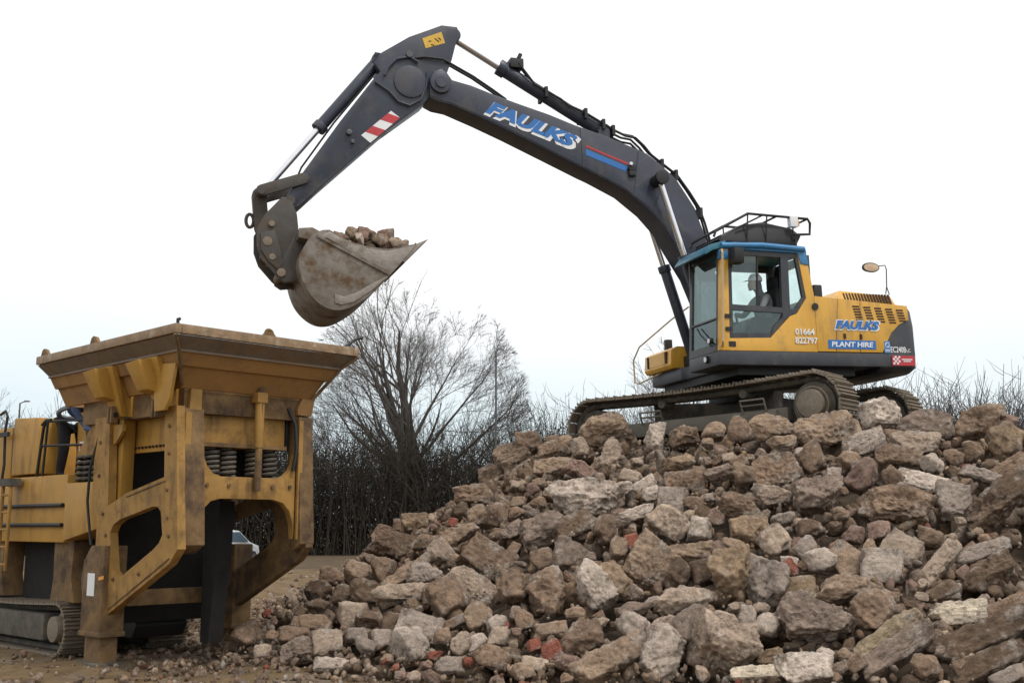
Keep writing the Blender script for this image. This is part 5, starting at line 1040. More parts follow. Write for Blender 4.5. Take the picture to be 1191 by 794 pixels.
ROCKS = """
b|-3.23 14.17 0.30|1.01 0.10 0.15|0.41 0.38 0.37|br|medium brown rough rubble chunk, heap foot, beside the crusher, leftmost
b|-2.86 13.83 0.31|0.99 0.12 0.18|0.19 0.16 0.16|br|small brown rough rubble chunk, heap foot, beside the crusher
b|-2.55 13.58 0.34|1.05 0.12 0.21|0.43 0.28 0.27|br|medium brown rough rubble chunk, heap foot, beside the crusher, rightmost
b|-2.41 13.11 0.22|1.16 -0.17 0.43|0.50 0.30 0.30|gb|medium greyish brown rough rubble chunk, heap foot, beside the crusher
s|-2.09 13.16 0.29|0.93 -0.14 0.12|0.41 0.38 0.17|tp|medium pale tan flat concrete block, heap foot, beside the crusher
s|-1.94 12.62 0.13|1.07 0.11 0.20|0.43 0.18 0.09|pl|medium pale grey concrete slab, heap foot, beside the crusher
b|-1.90 13.70 0.56|1.15 -0.00 -0.00|0.41 0.37 0.29|tp|medium pale tan rough rubble chunk, lower slope, beside the crusher
b|-2.31 13.76 0.46|0.96 0.01 0.02|0.47 0.25 0.22|br|medium brown long boulder, lower slope, beside the crusher
w|-2.40 14.28 0.61|0.53 -0.83 1.22|0.20 0.33 0.29|dk|small dark brown wedge shaped chunk, lower slope, beside the crusher
s|-1.78 13.25 0.38|0.94 -0.00 -0.00|0.30 0.17 0.09|gr|small grey concrete slab, heap foot, beside the crusher
b|-1.59 12.75 0.29|0.29 -0.91 1.34|0.22 0.29 0.23|gr|medium grey rounded rubble lump, heap foot, left flank
b|-1.45 12.88 0.36|0.17 -0.98 1.37|0.32 0.25 0.19|gr|medium grey rough rubble chunk, heap foot, left flank
b|-2.48 15.98 0.90|1.02 0.14 0.22|0.41 0.25 0.22|br|medium brown rough rubble chunk, lower slope, beside the crusher
b|-2.03 15.19 0.99|1.19 0.09 0.21|0.42 0.33 0.31|tn|medium tan rough rubble chunk, lower slope, beside the crusher
b|-1.70 15.00 1.06|0.67 -0.97 0.93|0.44 0.37 0.35|br|medium brown rough rubble chunk, lower slope, left flank
b|-1.82 14.19 0.77|1.19 0.04 0.09|0.41 0.39 0.36|dk|medium dark brown rough rubble chunk, lower slope, left flank
b|-2.11 14.38 0.74|1.04 -0.02 -0.04|0.32 0.35 0.28|dk|medium dark brown rounded rubble lump, lower slope, beside the crusher
b|-1.45 17.55 1.66|1.13 0.02 0.04|0.53 0.40 0.37|oc|medium ochre brown rough rubble chunk, middle slope, left flank
b|-2.21 20.02 1.46|1.15 0.06 0.14|0.52 0.35 0.28|br|medium brown rough rubble chunk, middle slope, left flank
b|-1.87 18.83 1.54|1.24 0.07 0.19|0.28 0.31 0.28|br|small brown rounded rubble lump, middle slope, left flank
b|-1.23 16.14 1.43|1.07 0.07 0.13|0.29 0.16 0.12|tn|small tan long boulder, middle slope, left flank
s|-1.23 15.67 1.34|1.05 -0.16 -0.01|0.28 0.12 0.09|dk|small dark brown concrete slab, middle slope, left flank
b|-1.69 16.03 1.28|0.97 0.08 0.11|0.78 0.42 0.39|dk|large dark brown long boulder, middle slope, left flank
b|-0.96 14.98 1.27|0.94 -0.31 0.26|0.42 0.44 0.36|tp|medium pale tan rounded rubble lump, middle slope, left flank near the bare tree
b|-1.05 14.28 0.99|1.11 -0.04 -0.07|0.52 0.38 0.28|gr|large grey rough rubble chunk, lower slope, left flank
s|-1.34 14.64 1.01|0.98 -0.52 0.44|0.94 0.19 0.15|tn|medium tan concrete beam, lower slope, left flank
b|-1.33 13.89 0.79|1.07 -0.09 0.19|0.76 0.38 0.35|tp|large pale tan long boulder, lower slope, left flank
b|-0.73 13.36 0.78|0.95 -0.34 0.41|0.45 0.47 0.43|br|large brown rounded rubble lump, lower slope, left flank near the bare tree
b|-0.97 13.80 0.82|0.39 -1.00 1.02|0.33 0.20 0.18|br|small brown rough rubble chunk, lower slope, left flank
s|-0.50 13.69 0.90|1.00 0.58 -0.43|0.72 0.37 0.16|tp|large pale tan concrete slab, lower slope, left flank near the bare tree
s|-0.32 14.43 1.22|1.14 0.57 -0.32|0.72 0.53 0.21|br|large brown flat concrete block, middle slope, left flank near the bare tree
b|-0.71 15.49 1.51|0.96 -0.45 0.30|0.55 0.30 0.30|tn|medium tan long boulder, middle slope, left flank near the bare tree
b|-0.50 16.08 1.73|1.01 0.08 0.13|0.39 0.32 0.31|tn|medium tan rough rubble chunk, middle slope, left flank near the bare tree
b|-0.20 15.79 1.76|1.08 0.01 0.01|0.42 0.45 0.34|br|medium brown rounded rubble lump, middle slope, left flank near the bare tree
b|0.05 15.10 1.56|0.89 -0.59 0.52|0.56 0.27 0.22|gb|medium greyish brown long boulder, middle slope, below the near track's left end
b|-0.61 17.64 2.08|1.25 0.02 0.07|0.69 0.38 0.38|br|medium brown long boulder, upper slope, left flank near the bare tree
b|-0.74 16.94 1.82|1.09 -0.40 0.21|0.27 0.30 0.24|dk|small dark brown rounded rubble lump, middle slope, left flank near the bare tree
b|0.39 14.73 1.57|0.95 -0.35 0.37|0.86 0.46 0.39|gb|large greyish brown long boulder, middle slope, below the near track's left end
w|0.01 13.11 0.89|1.02 -0.61 0.35|0.51 0.52 0.48|br|large brown wedge shaped chunk, lower slope, left flank near the bare tree
s|-1.04 12.97 0.49|0.92 0.31 -0.10|0.55 0.35 0.12|gr|large grey concrete slab, heap foot, left flank
w|-1.08 12.52 0.36|0.69 0.66 -0.55|0.46 0.43 0.33|pl|large pale grey wedge shaped chunk, heap foot, left flank
b|-0.76 12.55 0.43|1.07 0.05 0.09|0.22 0.22 0.17|br|small brown rounded rubble lump, heap foot, left flank near the bare tree
b|-0.55 12.31 0.39|0.55 -0.78 0.81|0.32 0.28 0.23|tp|medium pale tan rough rubble chunk, heap foot, left flank near the bare tree, leftmost
b|-0.39 12.70 0.59|0.88 -0.43 0.35|0.36 0.34 0.27|tn|medium tan rounded rubble lump, lower slope, left flank near the bare tree
s|-0.55 12.87 0.58|0.99 -0.35 0.06|0.34 0.11 0.09|gr|small grey concrete beam, lower slope, left flank near the bare tree
s|-0.37 12.30 0.39|0.84 -0.53 0.27|0.26 0.17 0.09|pl|small pale grey concrete slab, heap foot, left flank near the bare tree
b|-0.18 12.55 0.56|0.97 -0.67 0.45|0.24 0.22 0.21|pl|small pale grey rough rubble chunk, lower slope, left flank near the bare tree
b|-0.14 12.24 0.44|0.91 -0.15 0.01|0.28 0.21 0.19|tp|medium pale tan rough rubble chunk, heap foot, left flank near the bare tree, rightmost
b|-0.22 11.88 0.29|1.01 0.20 0.07|0.39 0.32 0.29|br|medium brown rough rubble chunk, heap foot, left flank near the bare tree
b|-0.64 11.90 0.19|1.04 0.10 0.18|0.31 0.21 0.17|gr|medium grey rough rubble chunk, heap foot, left flank near the bare tree
b|-1.37 13.17 0.50|0.93 0.14 0.19|0.28 0.31 0.24|dk|medium dark brown rounded rubble lump, heap foot, left flank
b|-1.67 13.46 0.53|0.26 -0.97 1.53|0.24 0.34 0.27|dk|medium dark brown rounded rubble lump, lower slope, left flank
s|-0.09 12.51 0.54|1.17 -0.04 -0.09|0.13 0.10 0.09|rd|small brick red brick lump, lower slope, left flank near the bare tree
b|0.04 12.64 0.64|0.59 -0.83 0.66|0.20 0.17 0.16|gb|small greyish brown rough rubble chunk, lower slope, below the near track's left end
b|0.12 12.48 0.60|1.16 0.07 0.16|0.16 0.18 0.17|br|small brown rounded rubble lump, lower slope, below the near track's left end, leftmost
b|-0.43 11.91 0.23|1.13 -0.05 -0.12|0.15 0.14 0.13|rd|small brick red brick lump, heap foot, left flank near the bare tree
b|-0.82 12.17 0.26|0.96 -0.04 -0.06|0.19 0.14 0.14|rd|small brick red brick lump, heap foot, left flank
b|0.11 11.51 0.19|1.03 -0.01 -0.01|0.24 0.20 0.19|tn|medium tan rough rubble chunk, heap foot, below the near track's left end
b|0.30 20.45 3.10|1.03 0.02 0.03|0.59 0.49 0.45|br|medium brown rough rubble chunk, heap crest, below the near track's left end
b|-0.01 20.41 2.85|1.28 -0.31 0.07|0.66 0.61 0.59|tn|medium tan rough rubble chunk, upper slope, left flank near the bare tree, rightmost
b|-0.42 20.31 2.48|1.22 -0.43 0.28|0.51 0.44 0.41|tn|medium tan rough rubble chunk, upper slope, left flank near the bare tree, leftmost
b|0.66 18.30 2.80|1.16 -0.32 0.00|0.59 0.47 0.37|br|medium brown rough rubble chunk, upper slope, below the near track's left end
b|0.61 17.51 2.51|1.17 -0.08 -0.18|0.72 0.42 0.39|tn|large tan long boulder, upper slope, below the near track's left end
b|1.08 17.89 2.79|0.19 -1.05 1.39|0.43 0.32 0.31|tp|medium pale tan rough rubble chunk, heap crest, below the near track's left end
b|0.69 19.16 3.02|1.25 0.02 0.06|0.34 0.21 0.20|br|small brown rough rubble chunk, heap crest, below the near track's left end
b|0.90 18.66 2.98|1.29 0.01 0.05|0.24 0.22 0.17|tn|small tan rough rubble chunk, heap crest, below the near track's left end
b|1.01 16.74 2.41|1.19 0.54 -0.09|0.51 0.30 0.29|rb|medium reddish brown rough rubble chunk, upper slope, below the near track's left end
b|1.55 18.04 3.12|1.20 0.08 0.07|1.01 0.61 0.54|tn|large tan rough rubble chunk, heap crest, left of the cab
b|0.30 16.63 2.13|1.27 -0.06 -0.18|0.25 0.25 0.24|rb|small reddish brown rounded rubble lump, upper slope, below the near track's left end
b|0.58 16.13 2.07|1.20 0.01 0.01|0.35 0.35 0.28|br|medium brown rounded rubble lump, upper slope, below the near track's left end
s|0.09 16.30 1.95|1.06 -0.08 -0.14|0.25 0.18 0.09|tn|small tan concrete slab, upper slope, below the near track's left end
b|0.38 15.93 1.93|1.05 -0.09 -0.16|0.26 0.19 0.16|br|small brown rough rubble chunk, upper slope, below the near track's left end
b|1.10 15.34 2.00|1.11 -0.11 -0.16|1.26 0.57 0.48|pl|very large pale grey long boulder, upper slope, below the near track's left end
s|0.79 14.69 1.60|1.08 -0.41 0.17|0.63 0.32 0.14|dk|medium dark brown concrete slab, middle slope, below the near track's left end
b|0.30 15.50 1.76|1.12 -0.05 -0.10|0.17 0.15 0.15|gr|small grey rough rubble chunk, middle slope, below the near track's left end
b|0.04 15.79 1.78|1.15 -0.05 -0.10|0.28 0.19 0.16|br|small brown rough rubble chunk, middle slope, left flank near the bare tree
w|1.48 16.97 2.63|0.51 -1.15 0.91|0.76 0.37 0.34|tp|large pale tan wedge shaped chunk, upper slope, left of the cab
w|2.20 17.24 2.93|0.28 -1.27 1.34|0.56 0.38 0.32|pl|medium pale grey wedge shaped chunk, heap crest, left of the cab
b|2.60 16.88 2.94|1.33 0.01 0.05|0.49 0.37 0.34|br|medium brown rough rubble chunk, heap crest, left of the cab
s|1.67 15.97 2.30|1.13 0.29 -0.29|0.31 0.22 0.10|tp|small pale tan concrete slab, upper slope, left of the cab
s|1.79 15.45 2.15|1.22 -0.58 -0.02|0.40 0.20 0.09|pl|small pale grey concrete slab, upper slope, left of the cab
b|1.86 14.94 2.02|1.12 -0.31 0.23|0.33 0.25 0.25|pl|medium pale grey rough rubble chunk, upper slope, left of the cab
s|2.04 14.48 1.88|0.03 1.07 -1.67|0.59 0.41 0.18|gr|large grey concrete slab, upper slope, left of the cab
w|1.55 14.44 1.75|1.04 -0.34 0.20|0.62 0.28 0.26|pl|medium pale grey wedge shaped chunk, middle slope, left of the cab
b|1.92 13.84 1.64|1.10 0.56 -0.31|0.62 0.41 0.40|tp|large pale tan rough rubble chunk, middle slope, left of the cab
b|1.17 14.26 1.59|0.57 -1.01 0.89|0.43 0.36 0.33|br|medium brown rough rubble chunk, middle slope, left of the cab
b|2.21 13.49 1.57|0.52 -1.12 0.78|0.36 0.32 0.31|wh|medium whitish grey rough rubble chunk, middle slope, below the cab
s|1.60 12.95 1.18|1.07 0.47 -0.48|0.78 0.68 0.30|tn|very large tan flat concrete block, lower slope, left of the cab
s|1.45 13.79 1.43|1.20 -0.32 0.01|0.17 0.19 0.09|rd|small brick red brick lump, middle slope, left of the cab
b|1.26 13.56 1.32|0.96 -0.88 0.52|0.31 0.26 0.23|tn|medium tan rough rubble chunk, middle slope, left of the cab
b|2.32 15.76 2.46|1.27 -0.38 -0.19|0.54 0.31 0.31|oc|medium ochre brown rough rubble chunk, upper slope, left of the cab
b|2.28 15.06 2.18|1.15 0.00 -0.18|0.59 0.36 0.27|br|medium brown rough rubble chunk, upper slope, left of the cab
b|2.76 14.91 2.29|1.14 -0.26 -0.20|0.53 0.35 0.35|gb|medium greyish brown rough rubble chunk, upper slope, below the cab
b|3.01 16.70 3.01|1.20 0.00 0.01|0.42 0.30 0.26|tn|medium tan rough rubble chunk, heap crest, below the cab
b|3.30 16.27 2.95|1.09 -0.13 -0.24|0.47 0.42 0.33|br|medium brown rough rubble chunk, heap crest, below the cab
b|2.31 14.34 1.90|1.21 0.23 -0.32|0.31 0.20 0.18|br|small brown rough rubble chunk, upper slope, below the cab
b|2.44 13.74 1.71|1.13 -0.01 -0.02|0.24 0.27 0.22|rb|small reddish brown rounded rubble lump, middle slope, below the cab
b|2.77 13.78 1.83|1.24 -0.01 -0.02|0.61 0.35 0.33|br|large brown long boulder, middle slope, below the cab
b|3.02 14.58 2.23|1.03 -0.12 -0.20|0.31 0.40 0.33|tn|medium tan rounded rubble lump, upper slope, below the cab
b|2.73 13.17 1.55|1.00 -0.02 -0.03|0.56 0.41 0.34|oc|large ochre brown rough rubble chunk, middle slope, below the cab
s|3.39 14.52 2.28|1.12 -0.14 -0.28|0.75 0.57 0.20|br|very large brown flat concrete block, upper slope, below the near track's hub
b|3.71 15.90 2.96|1.23 -0.06 -0.18|0.72 0.38 0.35|tn|large tan long boulder, heap crest, below the near track's hub
b|3.66 15.37 2.72|1.13 -0.16 -0.32|0.47 0.30 0.25|tn|medium tan rough rubble chunk, heap crest, below the near track's hub
b|4.28 15.42 2.91|1.09 -0.28 -0.09|0.95 0.52 0.41|tn|very large tan long boulder, heap crest, below the near track's hub
b|3.87 14.60 2.46|1.10 -0.14 -0.26|0.45 0.49 0.45|br|large brown rounded rubble lump, upper slope, below the near track's hub
s|3.92 14.96 2.57|1.30 -0.02 -0.08|0.40 0.12 0.09|wh|small whitish grey concrete beam, heap crest, below the near track's hub
b|3.62 13.63 1.97|1.03 0.04 -0.34|0.66 0.62 0.54|gb|very large greyish brown rough rubble chunk, upper slope, below the near track's hub
b|3.18 13.92 1.96|1.24 -0.09 -0.26|0.52 0.25 0.21|tp|medium pale tan long boulder, upper slope, below the cab
s|4.70 15.02 2.70|1.31 -0.28 -0.29|0.59 0.33 0.14|pl|medium pale grey concrete slab, heap crest, below the counterweight
b|5.09 15.46 3.14|1.20 0.09 -0.19|0.67 0.49 0.43|wh|large whitish grey rough rubble chunk, heap crest, below the counterweight
b|5.05 15.02 2.76|1.02 -0.07 -0.12|0.30 0.21 0.21|br|small brown rough rubble chunk, heap crest, below the counterweight
b|4.34 14.43 2.40|1.24 -0.06 -0.17|0.34 0.34 0.29|br|medium brown rounded rubble lump, upper slope, below the near track's hub
b|4.31 13.97 2.21|0.94 -0.60 0.03|0.48 0.48 0.46|rb|large reddish brown rounded rubble lump, upper slope, below the counterweight
b|4.01 14.13 2.18|0.56 -1.18 0.83|0.38 0.20 0.16|gr|medium grey long boulder, upper slope, below the near track's hub
b|4.91 14.38 2.45|1.18 0.10 -0.16|0.62 0.37 0.33|br|large brown rough rubble chunk, upper slope, below the counterweight
b|5.31 14.75 2.66|1.10 -0.16 -0.29|0.72 0.38 0.29|tp|large pale tan long boulder, heap crest, below the counterweight
b|5.25 14.15 2.37|1.02 0.01 -0.24|0.33 0.31 0.28|pl|medium pale grey rough rubble chunk, upper slope, below the counterweight
s|5.01 13.83 2.14|1.07 0.31 -0.57|0.69 0.27 0.10|wh|large whitish grey concrete slab, upper slope, below the counterweight
b|4.66 13.90 2.18|0.79 -0.78 0.40|0.32 0.33 0.30|br|medium brown rounded rubble lump, upper slope, below the counterweight
b|4.52 13.22 1.86|1.06 -0.02 -0.21|0.90 0.47 0.44|br|very large brown long boulder, middle slope, below the counterweight
s|5.15 13.24 1.89|0.25 -1.01 1.08|0.50 0.44 0.22|gr|large grey flat concrete block, upper slope, at the right edge
b|5.61 15.19 2.93|1.30 0.01 -0.27|0.82 0.45 0.36|gb|large greyish brown long boulder, heap crest, below the counterweight
b|6.27 15.12 2.98|1.29 -0.06 -0.20|0.68 0.54 0.52|br|large brown rough rubble chunk, heap crest, at the right edge
b|6.54 15.27 3.14|1.29 0.16 -0.36|0.39 0.21 0.21|tp|small pale tan long boulder, heap crest, at the right edge
b|6.65 15.23 2.98|1.25 -0.10 -0.29|0.41 0.27 0.23|rb|medium reddish brown rough rubble chunk, heap crest, at the right edge
b|6.37 14.57 2.68|1.11 -0.14 -0.27|0.47 0.46 0.41|oc|large ochre brown rounded rubble lump, heap crest, at the right edge
s|6.16 13.99 2.31|1.13 -0.50 -0.05|0.58 0.28 0.13|br|medium brown concrete slab, upper slope, at the right edge
s|5.74 13.80 2.20|0.98 0.35 -0.43|0.62 0.18 0.14|gr|medium grey concrete beam, upper slope, at the right edge
s|5.64 14.07 2.31|1.16 -0.18 -0.40|0.15 0.11 0.09|rd|small brick red brick lump, upper slope, at the right edge
b|5.59 14.28 2.45|1.27 -0.09 -0.28|0.26 0.28 0.23|br|small brown rounded rubble lump, upper slope, at the right edge, leftmost
b|5.88 14.39 2.53|1.29 -0.15 -0.49|0.26 0.29 0.24|br|small brown rounded rubble lump, upper slope, at the right edge, rightmost
b|5.51 12.98 1.82|0.95 -0.52 -0.04|1.09 0.48 0.41|dk|very large dark brown long boulder, middle slope, at the right edge
b|4.58 12.50 1.47|1.08 -0.08 -0.15|0.28 0.27 0.27|br|medium brown rounded rubble lump, middle slope, below the counterweight
s|4.48 12.02 1.21|0.95 -0.79 0.05|0.68 0.20 0.16|tp|medium pale tan concrete beam, middle slope, below the counterweight
s|5.03 12.20 1.34|1.02 -0.33 -0.08|0.71 0.18 0.14|gr|medium grey concrete beam, middle slope, at the right edge
s|4.24 12.42 1.37|0.94 0.49 -0.66|0.46 0.39 0.14|tp|large pale tan flat concrete block, middle slope, below the counterweight
s|3.90 12.09 1.17|1.19 0.10 -0.17|0.45 0.42 0.16|pl|large pale grey flat concrete block, lower slope, below the counterweight
s|3.60 12.32 1.24|1.12 -0.59 0.19|0.39 0.40 0.20|tn|large tan flat concrete block, middle slope, below the near track's hub
b|3.32 12.32 1.22|1.18 -0.30 0.07|0.35 0.31 0.27|pl|medium pale grey rough rubble chunk, middle slope, below the near track's hub
b|3.41 11.75 0.96|0.93 -0.12 -0.07|0.79 0.37 0.32|tn|very large tan long boulder, lower slope, below the near track's hub
b|3.55 11.33 0.80|0.90 -0.66 0.32|0.54 0.44 0.41|br|large brown rough rubble chunk, lower slope, below the counterweight
w|2.90 11.26 0.68|1.03 -0.00 -0.42|0.85 0.61 0.49|gb|very large greyish brown wedge shaped chunk, heap foot, below the near track's hub
s|3.53 10.95 0.56|0.99 -0.57 0.12|1.00 0.21 0.17|ol|large olive tan concrete beam, heap foot, below the counterweight
s|3.55 10.74 0.46|1.00 -0.60 0.01|0.81 0.25 0.20|gb|large greyish brown concrete beam, heap foot, below the counterweight
s|4.31 11.16 0.76|1.11 -0.12 -0.49|0.67 0.26 0.10|cr|large cream topped concrete slab, lower slope, at the right edge
s|4.32 11.55 0.95|0.96 -0.51 -0.08|0.35 0.20 0.09|dk|medium dark brown concrete slab, lower slope, below the counterweight
b|5.01 11.79 1.18|1.06 -0.41 -0.18|0.63 0.44 0.36|dk|large dark brown rough rubble chunk, lower slope, at the right edge
b|4.70 11.66 1.05|0.98 -0.27 -0.17|0.31 0.25 0.20|dk|medium dark brown rough rubble chunk, lower slope, at the right edge
s|4.44 11.53 0.95|0.23 -1.03 0.80|0.20 0.13 0.09|gr|small grey concrete slab, lower slope, at the right edge
s|4.36 10.74 0.58|0.95 -0.40 -0.01|1.11 0.27 0.22|dk|very large dark brown concrete beam, heap foot, at the right edge
s|4.24 10.39 0.38|0.84 -0.46 -0.07|0.83 0.22 0.18|dk|large dark brown concrete beam, heap foot, at the right edge
s|4.81 11.23 0.83|0.86 -0.39 -0.03|0.59 0.16 0.13|br|medium brown concrete beam, lower slope, at the right edge
b|3.72 10.45 0.35|0.88 -0.29 0.01|0.27 0.24 0.21|br|medium brown rough rubble chunk, heap foot, below the counterweight
s|4.36 10.24 0.30|1.01 -0.39 -0.00|0.36 0.14 0.09|gr|medium grey concrete slab, heap foot, at the right edge
b|2.05 11.11 0.50|0.94 -0.09 0.09|0.68 0.62 0.62|tp|very large pale tan rough rubble chunk, heap foot, below the cab
s|2.30 10.76 0.26|0.96 -0.08 -0.08|0.56 0.15 0.12|cr|medium cream topped concrete beam, heap foot, below the cab
b|2.71 10.66 0.32|1.12 -0.12 -0.09|0.58 0.31 0.30|wh|large whitish grey long boulder, heap foot, below the near track's hub
w|2.92 10.83 0.41|0.55 -0.78 0.72|0.19 0.19 0.18|pl|small pale grey wedge shaped chunk, heap foot, below the near track's hub
b|2.45 10.95 0.39|1.00 -0.14 -0.22|0.31 0.21 0.18|oc|medium ochre brown rough rubble chunk, heap foot, below the cab
b|2.51 10.83 0.33|0.98 -0.03 -0.05|0.13 0.12 0.11|rd|small brick red brick lump, heap foot, below the near track's hub
b|1.78 11.47 0.58|0.96 -0.03 -0.04|0.42 0.44 0.40|gb|large greyish brown rounded rubble lump, heap foot, below the cab
b|2.13 11.64 0.67|1.00 0.20 -0.36|0.37 0.20 0.18|tp|medium pale tan long boulder, lower slope, below the cab
b|2.37 11.60 0.69|0.28 1.11 -1.62|0.29 0.21 0.17|pl|medium pale grey rough rubble chunk, lower slope, below the cab
w|2.53 11.40 0.65|1.03 -0.66 0.14|0.34 0.29 0.27|pl|medium pale grey wedge shaped chunk, heap foot, below the cab
w|1.79 12.03 0.83|1.14 -0.31 0.03|0.74 0.35 0.32|tp|large pale tan wedge shaped chunk, lower slope, left of the cab
b|2.02 12.99 1.31|1.23 -0.01 -0.03|0.64 0.34 0.32|tn|large tan long boulder, middle slope, below the cab
b|2.38 12.27 1.10|0.89 -0.45 0.13|0.54 0.57 0.56|oc|very large ochre brown rounded rubble lump, lower slope, below the cab
w|2.72 12.04 1.02|0.74 -0.73 0.46|0.60 0.49 0.39|gr|very large grey wedge shaped chunk, lower slope, below the cab
b|2.97 12.83 1.43|0.98 -0.40 0.13|0.41 0.40 0.38|tp|large pale tan rounded rubble lump, middle slope, below the near track's hub
b|2.95 12.29 1.14|1.13 -0.36 -0.09|0.26 0.25 0.21|rd|medium brick red brick lump, lower slope, below the near track's hub
s|2.99 11.94 0.96|1.04 -0.04 -0.35|0.40 0.29 0.13|oc|medium ochre brown concrete slab, lower slope, below the near track's hub
s|2.67 12.57 1.20|0.98 0.29 -0.35|0.33 0.22 0.09|gr|medium grey concrete slab, middle slope, below the cab
b|3.24 12.58 1.33|0.95 -0.42 0.08|0.27 0.29 0.27|gr|medium grey rounded rubble lump, middle slope, below the near track's hub
s|3.02 12.48 1.22|1.16 0.08 -0.40|0.21 0.10 0.09|wh|small whitish grey concrete slab, middle slope, below the near track's hub
b|1.80 12.56 1.07|0.40 -0.98 0.88|0.38 0.34 0.29|dk|medium dark brown rough rubble chunk, lower slope, left of the cab
b|2.13 12.53 1.12|0.96 -0.24 -0.12|0.42 0.34 0.31|dk|medium dark brown rough rubble chunk, lower slope, below the cab
b|1.46 11.25 0.41|0.80 -0.76 0.64|0.57 0.48 0.37|pl|very large pale grey rough rubble chunk, heap foot, left of the cab
b|1.47 11.72 0.58|0.85 -0.51 0.10|0.55 0.20 0.15|tp|medium pale tan long boulder, heap foot, left of the cab
s|0.96 11.33 0.31|0.95 -0.42 0.02|0.85 0.29 0.24|tn|very large tan concrete beam, heap foot, left of the cab
b|1.26 11.75 0.59|1.06 -0.37 -0.10|0.39 0.34 0.31|pl|large pale grey rough rubble chunk, heap foot, left of the cab
b|0.75 11.84 0.51|0.43 -1.02 0.88|0.54 0.43 0.35|br|large brown rough rubble chunk, heap foot, below the near track's left end
b|0.90 12.71 0.92|0.74 0.69 -0.68|0.67 0.40 0.35|pl|large pale grey rough rubble chunk, lower slope, below the near track's left end
b|1.13 12.78 0.99|0.75 0.72 -0.59|0.61 0.42 0.32|oc|large ochre brown rough rubble chunk, lower slope, left of the cab
b|0.40 12.93 0.91|0.38 -0.94 0.91|0.64 0.53 0.46|br|very large brown rough rubble chunk, lower slope, below the near track's left end
b|0.69 13.69 1.26|0.36 -0.95 1.05|0.48 0.47 0.38|gb|large greyish brown rounded rubble lump, middle slope, below the near track's left end
b|0.39 13.80 1.21|1.00 -0.13 0.04|0.42 0.35 0.32|br|medium brown rough rubble chunk, middle slope, below the near track's left end
b|1.27 12.13 0.73|1.11 -0.30 -0.13|0.47 0.23 0.23|gb|medium greyish brown long boulder, lower slope, left of the cab
b|0.68 12.35 0.67|1.07 -0.13 0.06|0.24 0.17 0.16|br|small brown rough rubble chunk, lower slope, below the near track's left end, second from left
s|0.42 12.19 0.53|0.95 -0.06 0.02|0.41 0.21 0.09|tn|medium tan concrete slab, heap foot, below the near track's left end
b|0.54 11.50 0.28|0.99 -0.43 0.26|0.27 0.20 0.15|rb|medium reddish brown rough rubble chunk, heap foot, below the near track's left end
s|0.22 11.61 0.24|1.01 0.08 0.00|0.30 0.18 0.09|tp|medium pale tan concrete slab, heap foot, below the near track's left end
s|0.41 11.75 0.35|1.00 -0.40 0.13|0.23 0.25 0.11|rd|medium brick red brick lump, heap foot, below the near track's left end
s|0.23 11.95 0.39|0.97 -0.14 0.27|0.15 0.14 0.09|rd|small brick red brick lump, heap foot, below the near track's left end
b|0.14 12.48 0.60|1.18 -0.03 -0.08|0.22 0.24 0.19|br|small brown rounded rubble lump, lower slope, below the near track's left end, rightmost
b|0.66 13.21 1.01|1.08 0.66 -0.22|0.23 0.14 0.13|br|small brown rough rubble chunk, lower slope, below the near track's left end, leftmost
b|4.03 13.83 2.02|1.04 0.01 -0.08|0.17 0.11 0.09|br|small brown rough rubble chunk, upper slope, below the near track's hub
b|2.82 15.56 2.49|0.99 -0.51 0.01|0.20 0.12 0.09|dk|small dark brown long boulder, upper slope, below the cab
w|4.18 11.71 1.01|0.85 -0.83 0.05|0.16 0.12 0.12|tp|small pale tan wedge shaped chunk, lower slope, below the counterweight
b|3.02 13.59 1.75|1.08 -0.30 0.15|0.17 0.13 0.10|gb|small greyish brown rough rubble chunk, middle slope, below the cab
w|-1.51 12.30 0.12|0.97 -0.43 0.39|0.12 0.11 0.10|tp|small pale tan wedge shaped chunk, heap foot, left flank, leftmost
w|1.68 13.93 1.56|1.11 0.36 -0.35|0.18 0.13 0.12|br|small brown wedge shaped chunk, middle slope, left of the cab
w|4.10 13.28 1.77|1.00 -0.80 0.25|0.14 0.14 0.12|gr|small grey wedge shaped chunk, middle slope, below the counterweight
s|3.17 10.94 0.49|1.06 0.03 -0.47|0.12 0.13 0.09|dk|small dark brown flat concrete block, heap foot, below the near track's hub
b|0.95 12.08 0.61|1.00 -0.49 0.27|0.17 0.12 0.12|tp|small pale tan rough rubble chunk, lower slope, left of the cab
b|3.94 15.48 2.84|1.22 0.57 -0.44|0.19 0.16 0.15|br|small brown rough rubble chunk, heap crest, below the near track's hub
b|3.31 13.26 1.65|1.10 0.02 -0.30|0.17 0.13 0.12|tp|small pale tan rough rubble chunk, middle slope, below the near track's hub
b|4.09 12.79 1.54|1.10 -0.09 -0.30|0.31 0.25 0.19|rb|medium reddish brown rough rubble chunk, middle slope, below the counterweight
s|3.80 11.38 0.79|1.19 -0.10 -0.36|0.14 0.12 0.09|br|small brown flat concrete block, lower slope, below the counterweight
b|-0.64 14.56 1.17|1.10 -0.52 0.28|0.21 0.19 0.16|dk|small dark brown rough rubble chunk, middle slope, left flank near the bare tree
b|1.82 16.48 2.53|1.05 0.03 -0.33|0.23 0.16 0.15|tp|small pale tan rough rubble chunk, upper slope, left of the cab
w|4.65 11.38 0.89|0.76 -0.66 0.11|0.15 0.09 0.09|gb|small greyish brown wedge shaped chunk, lower slope, at the right edge
b|3.17 13.30 1.67|1.15 -0.27 -0.11|0.29 0.24 0.23|gr|medium grey rough rubble chunk, middle slope, below the near track's hub
b|5.07 12.86 1.66|1.01 -0.07 -0.20|0.15 0.12 0.10|tp|small pale tan rough rubble chunk, middle slope, at the right edge
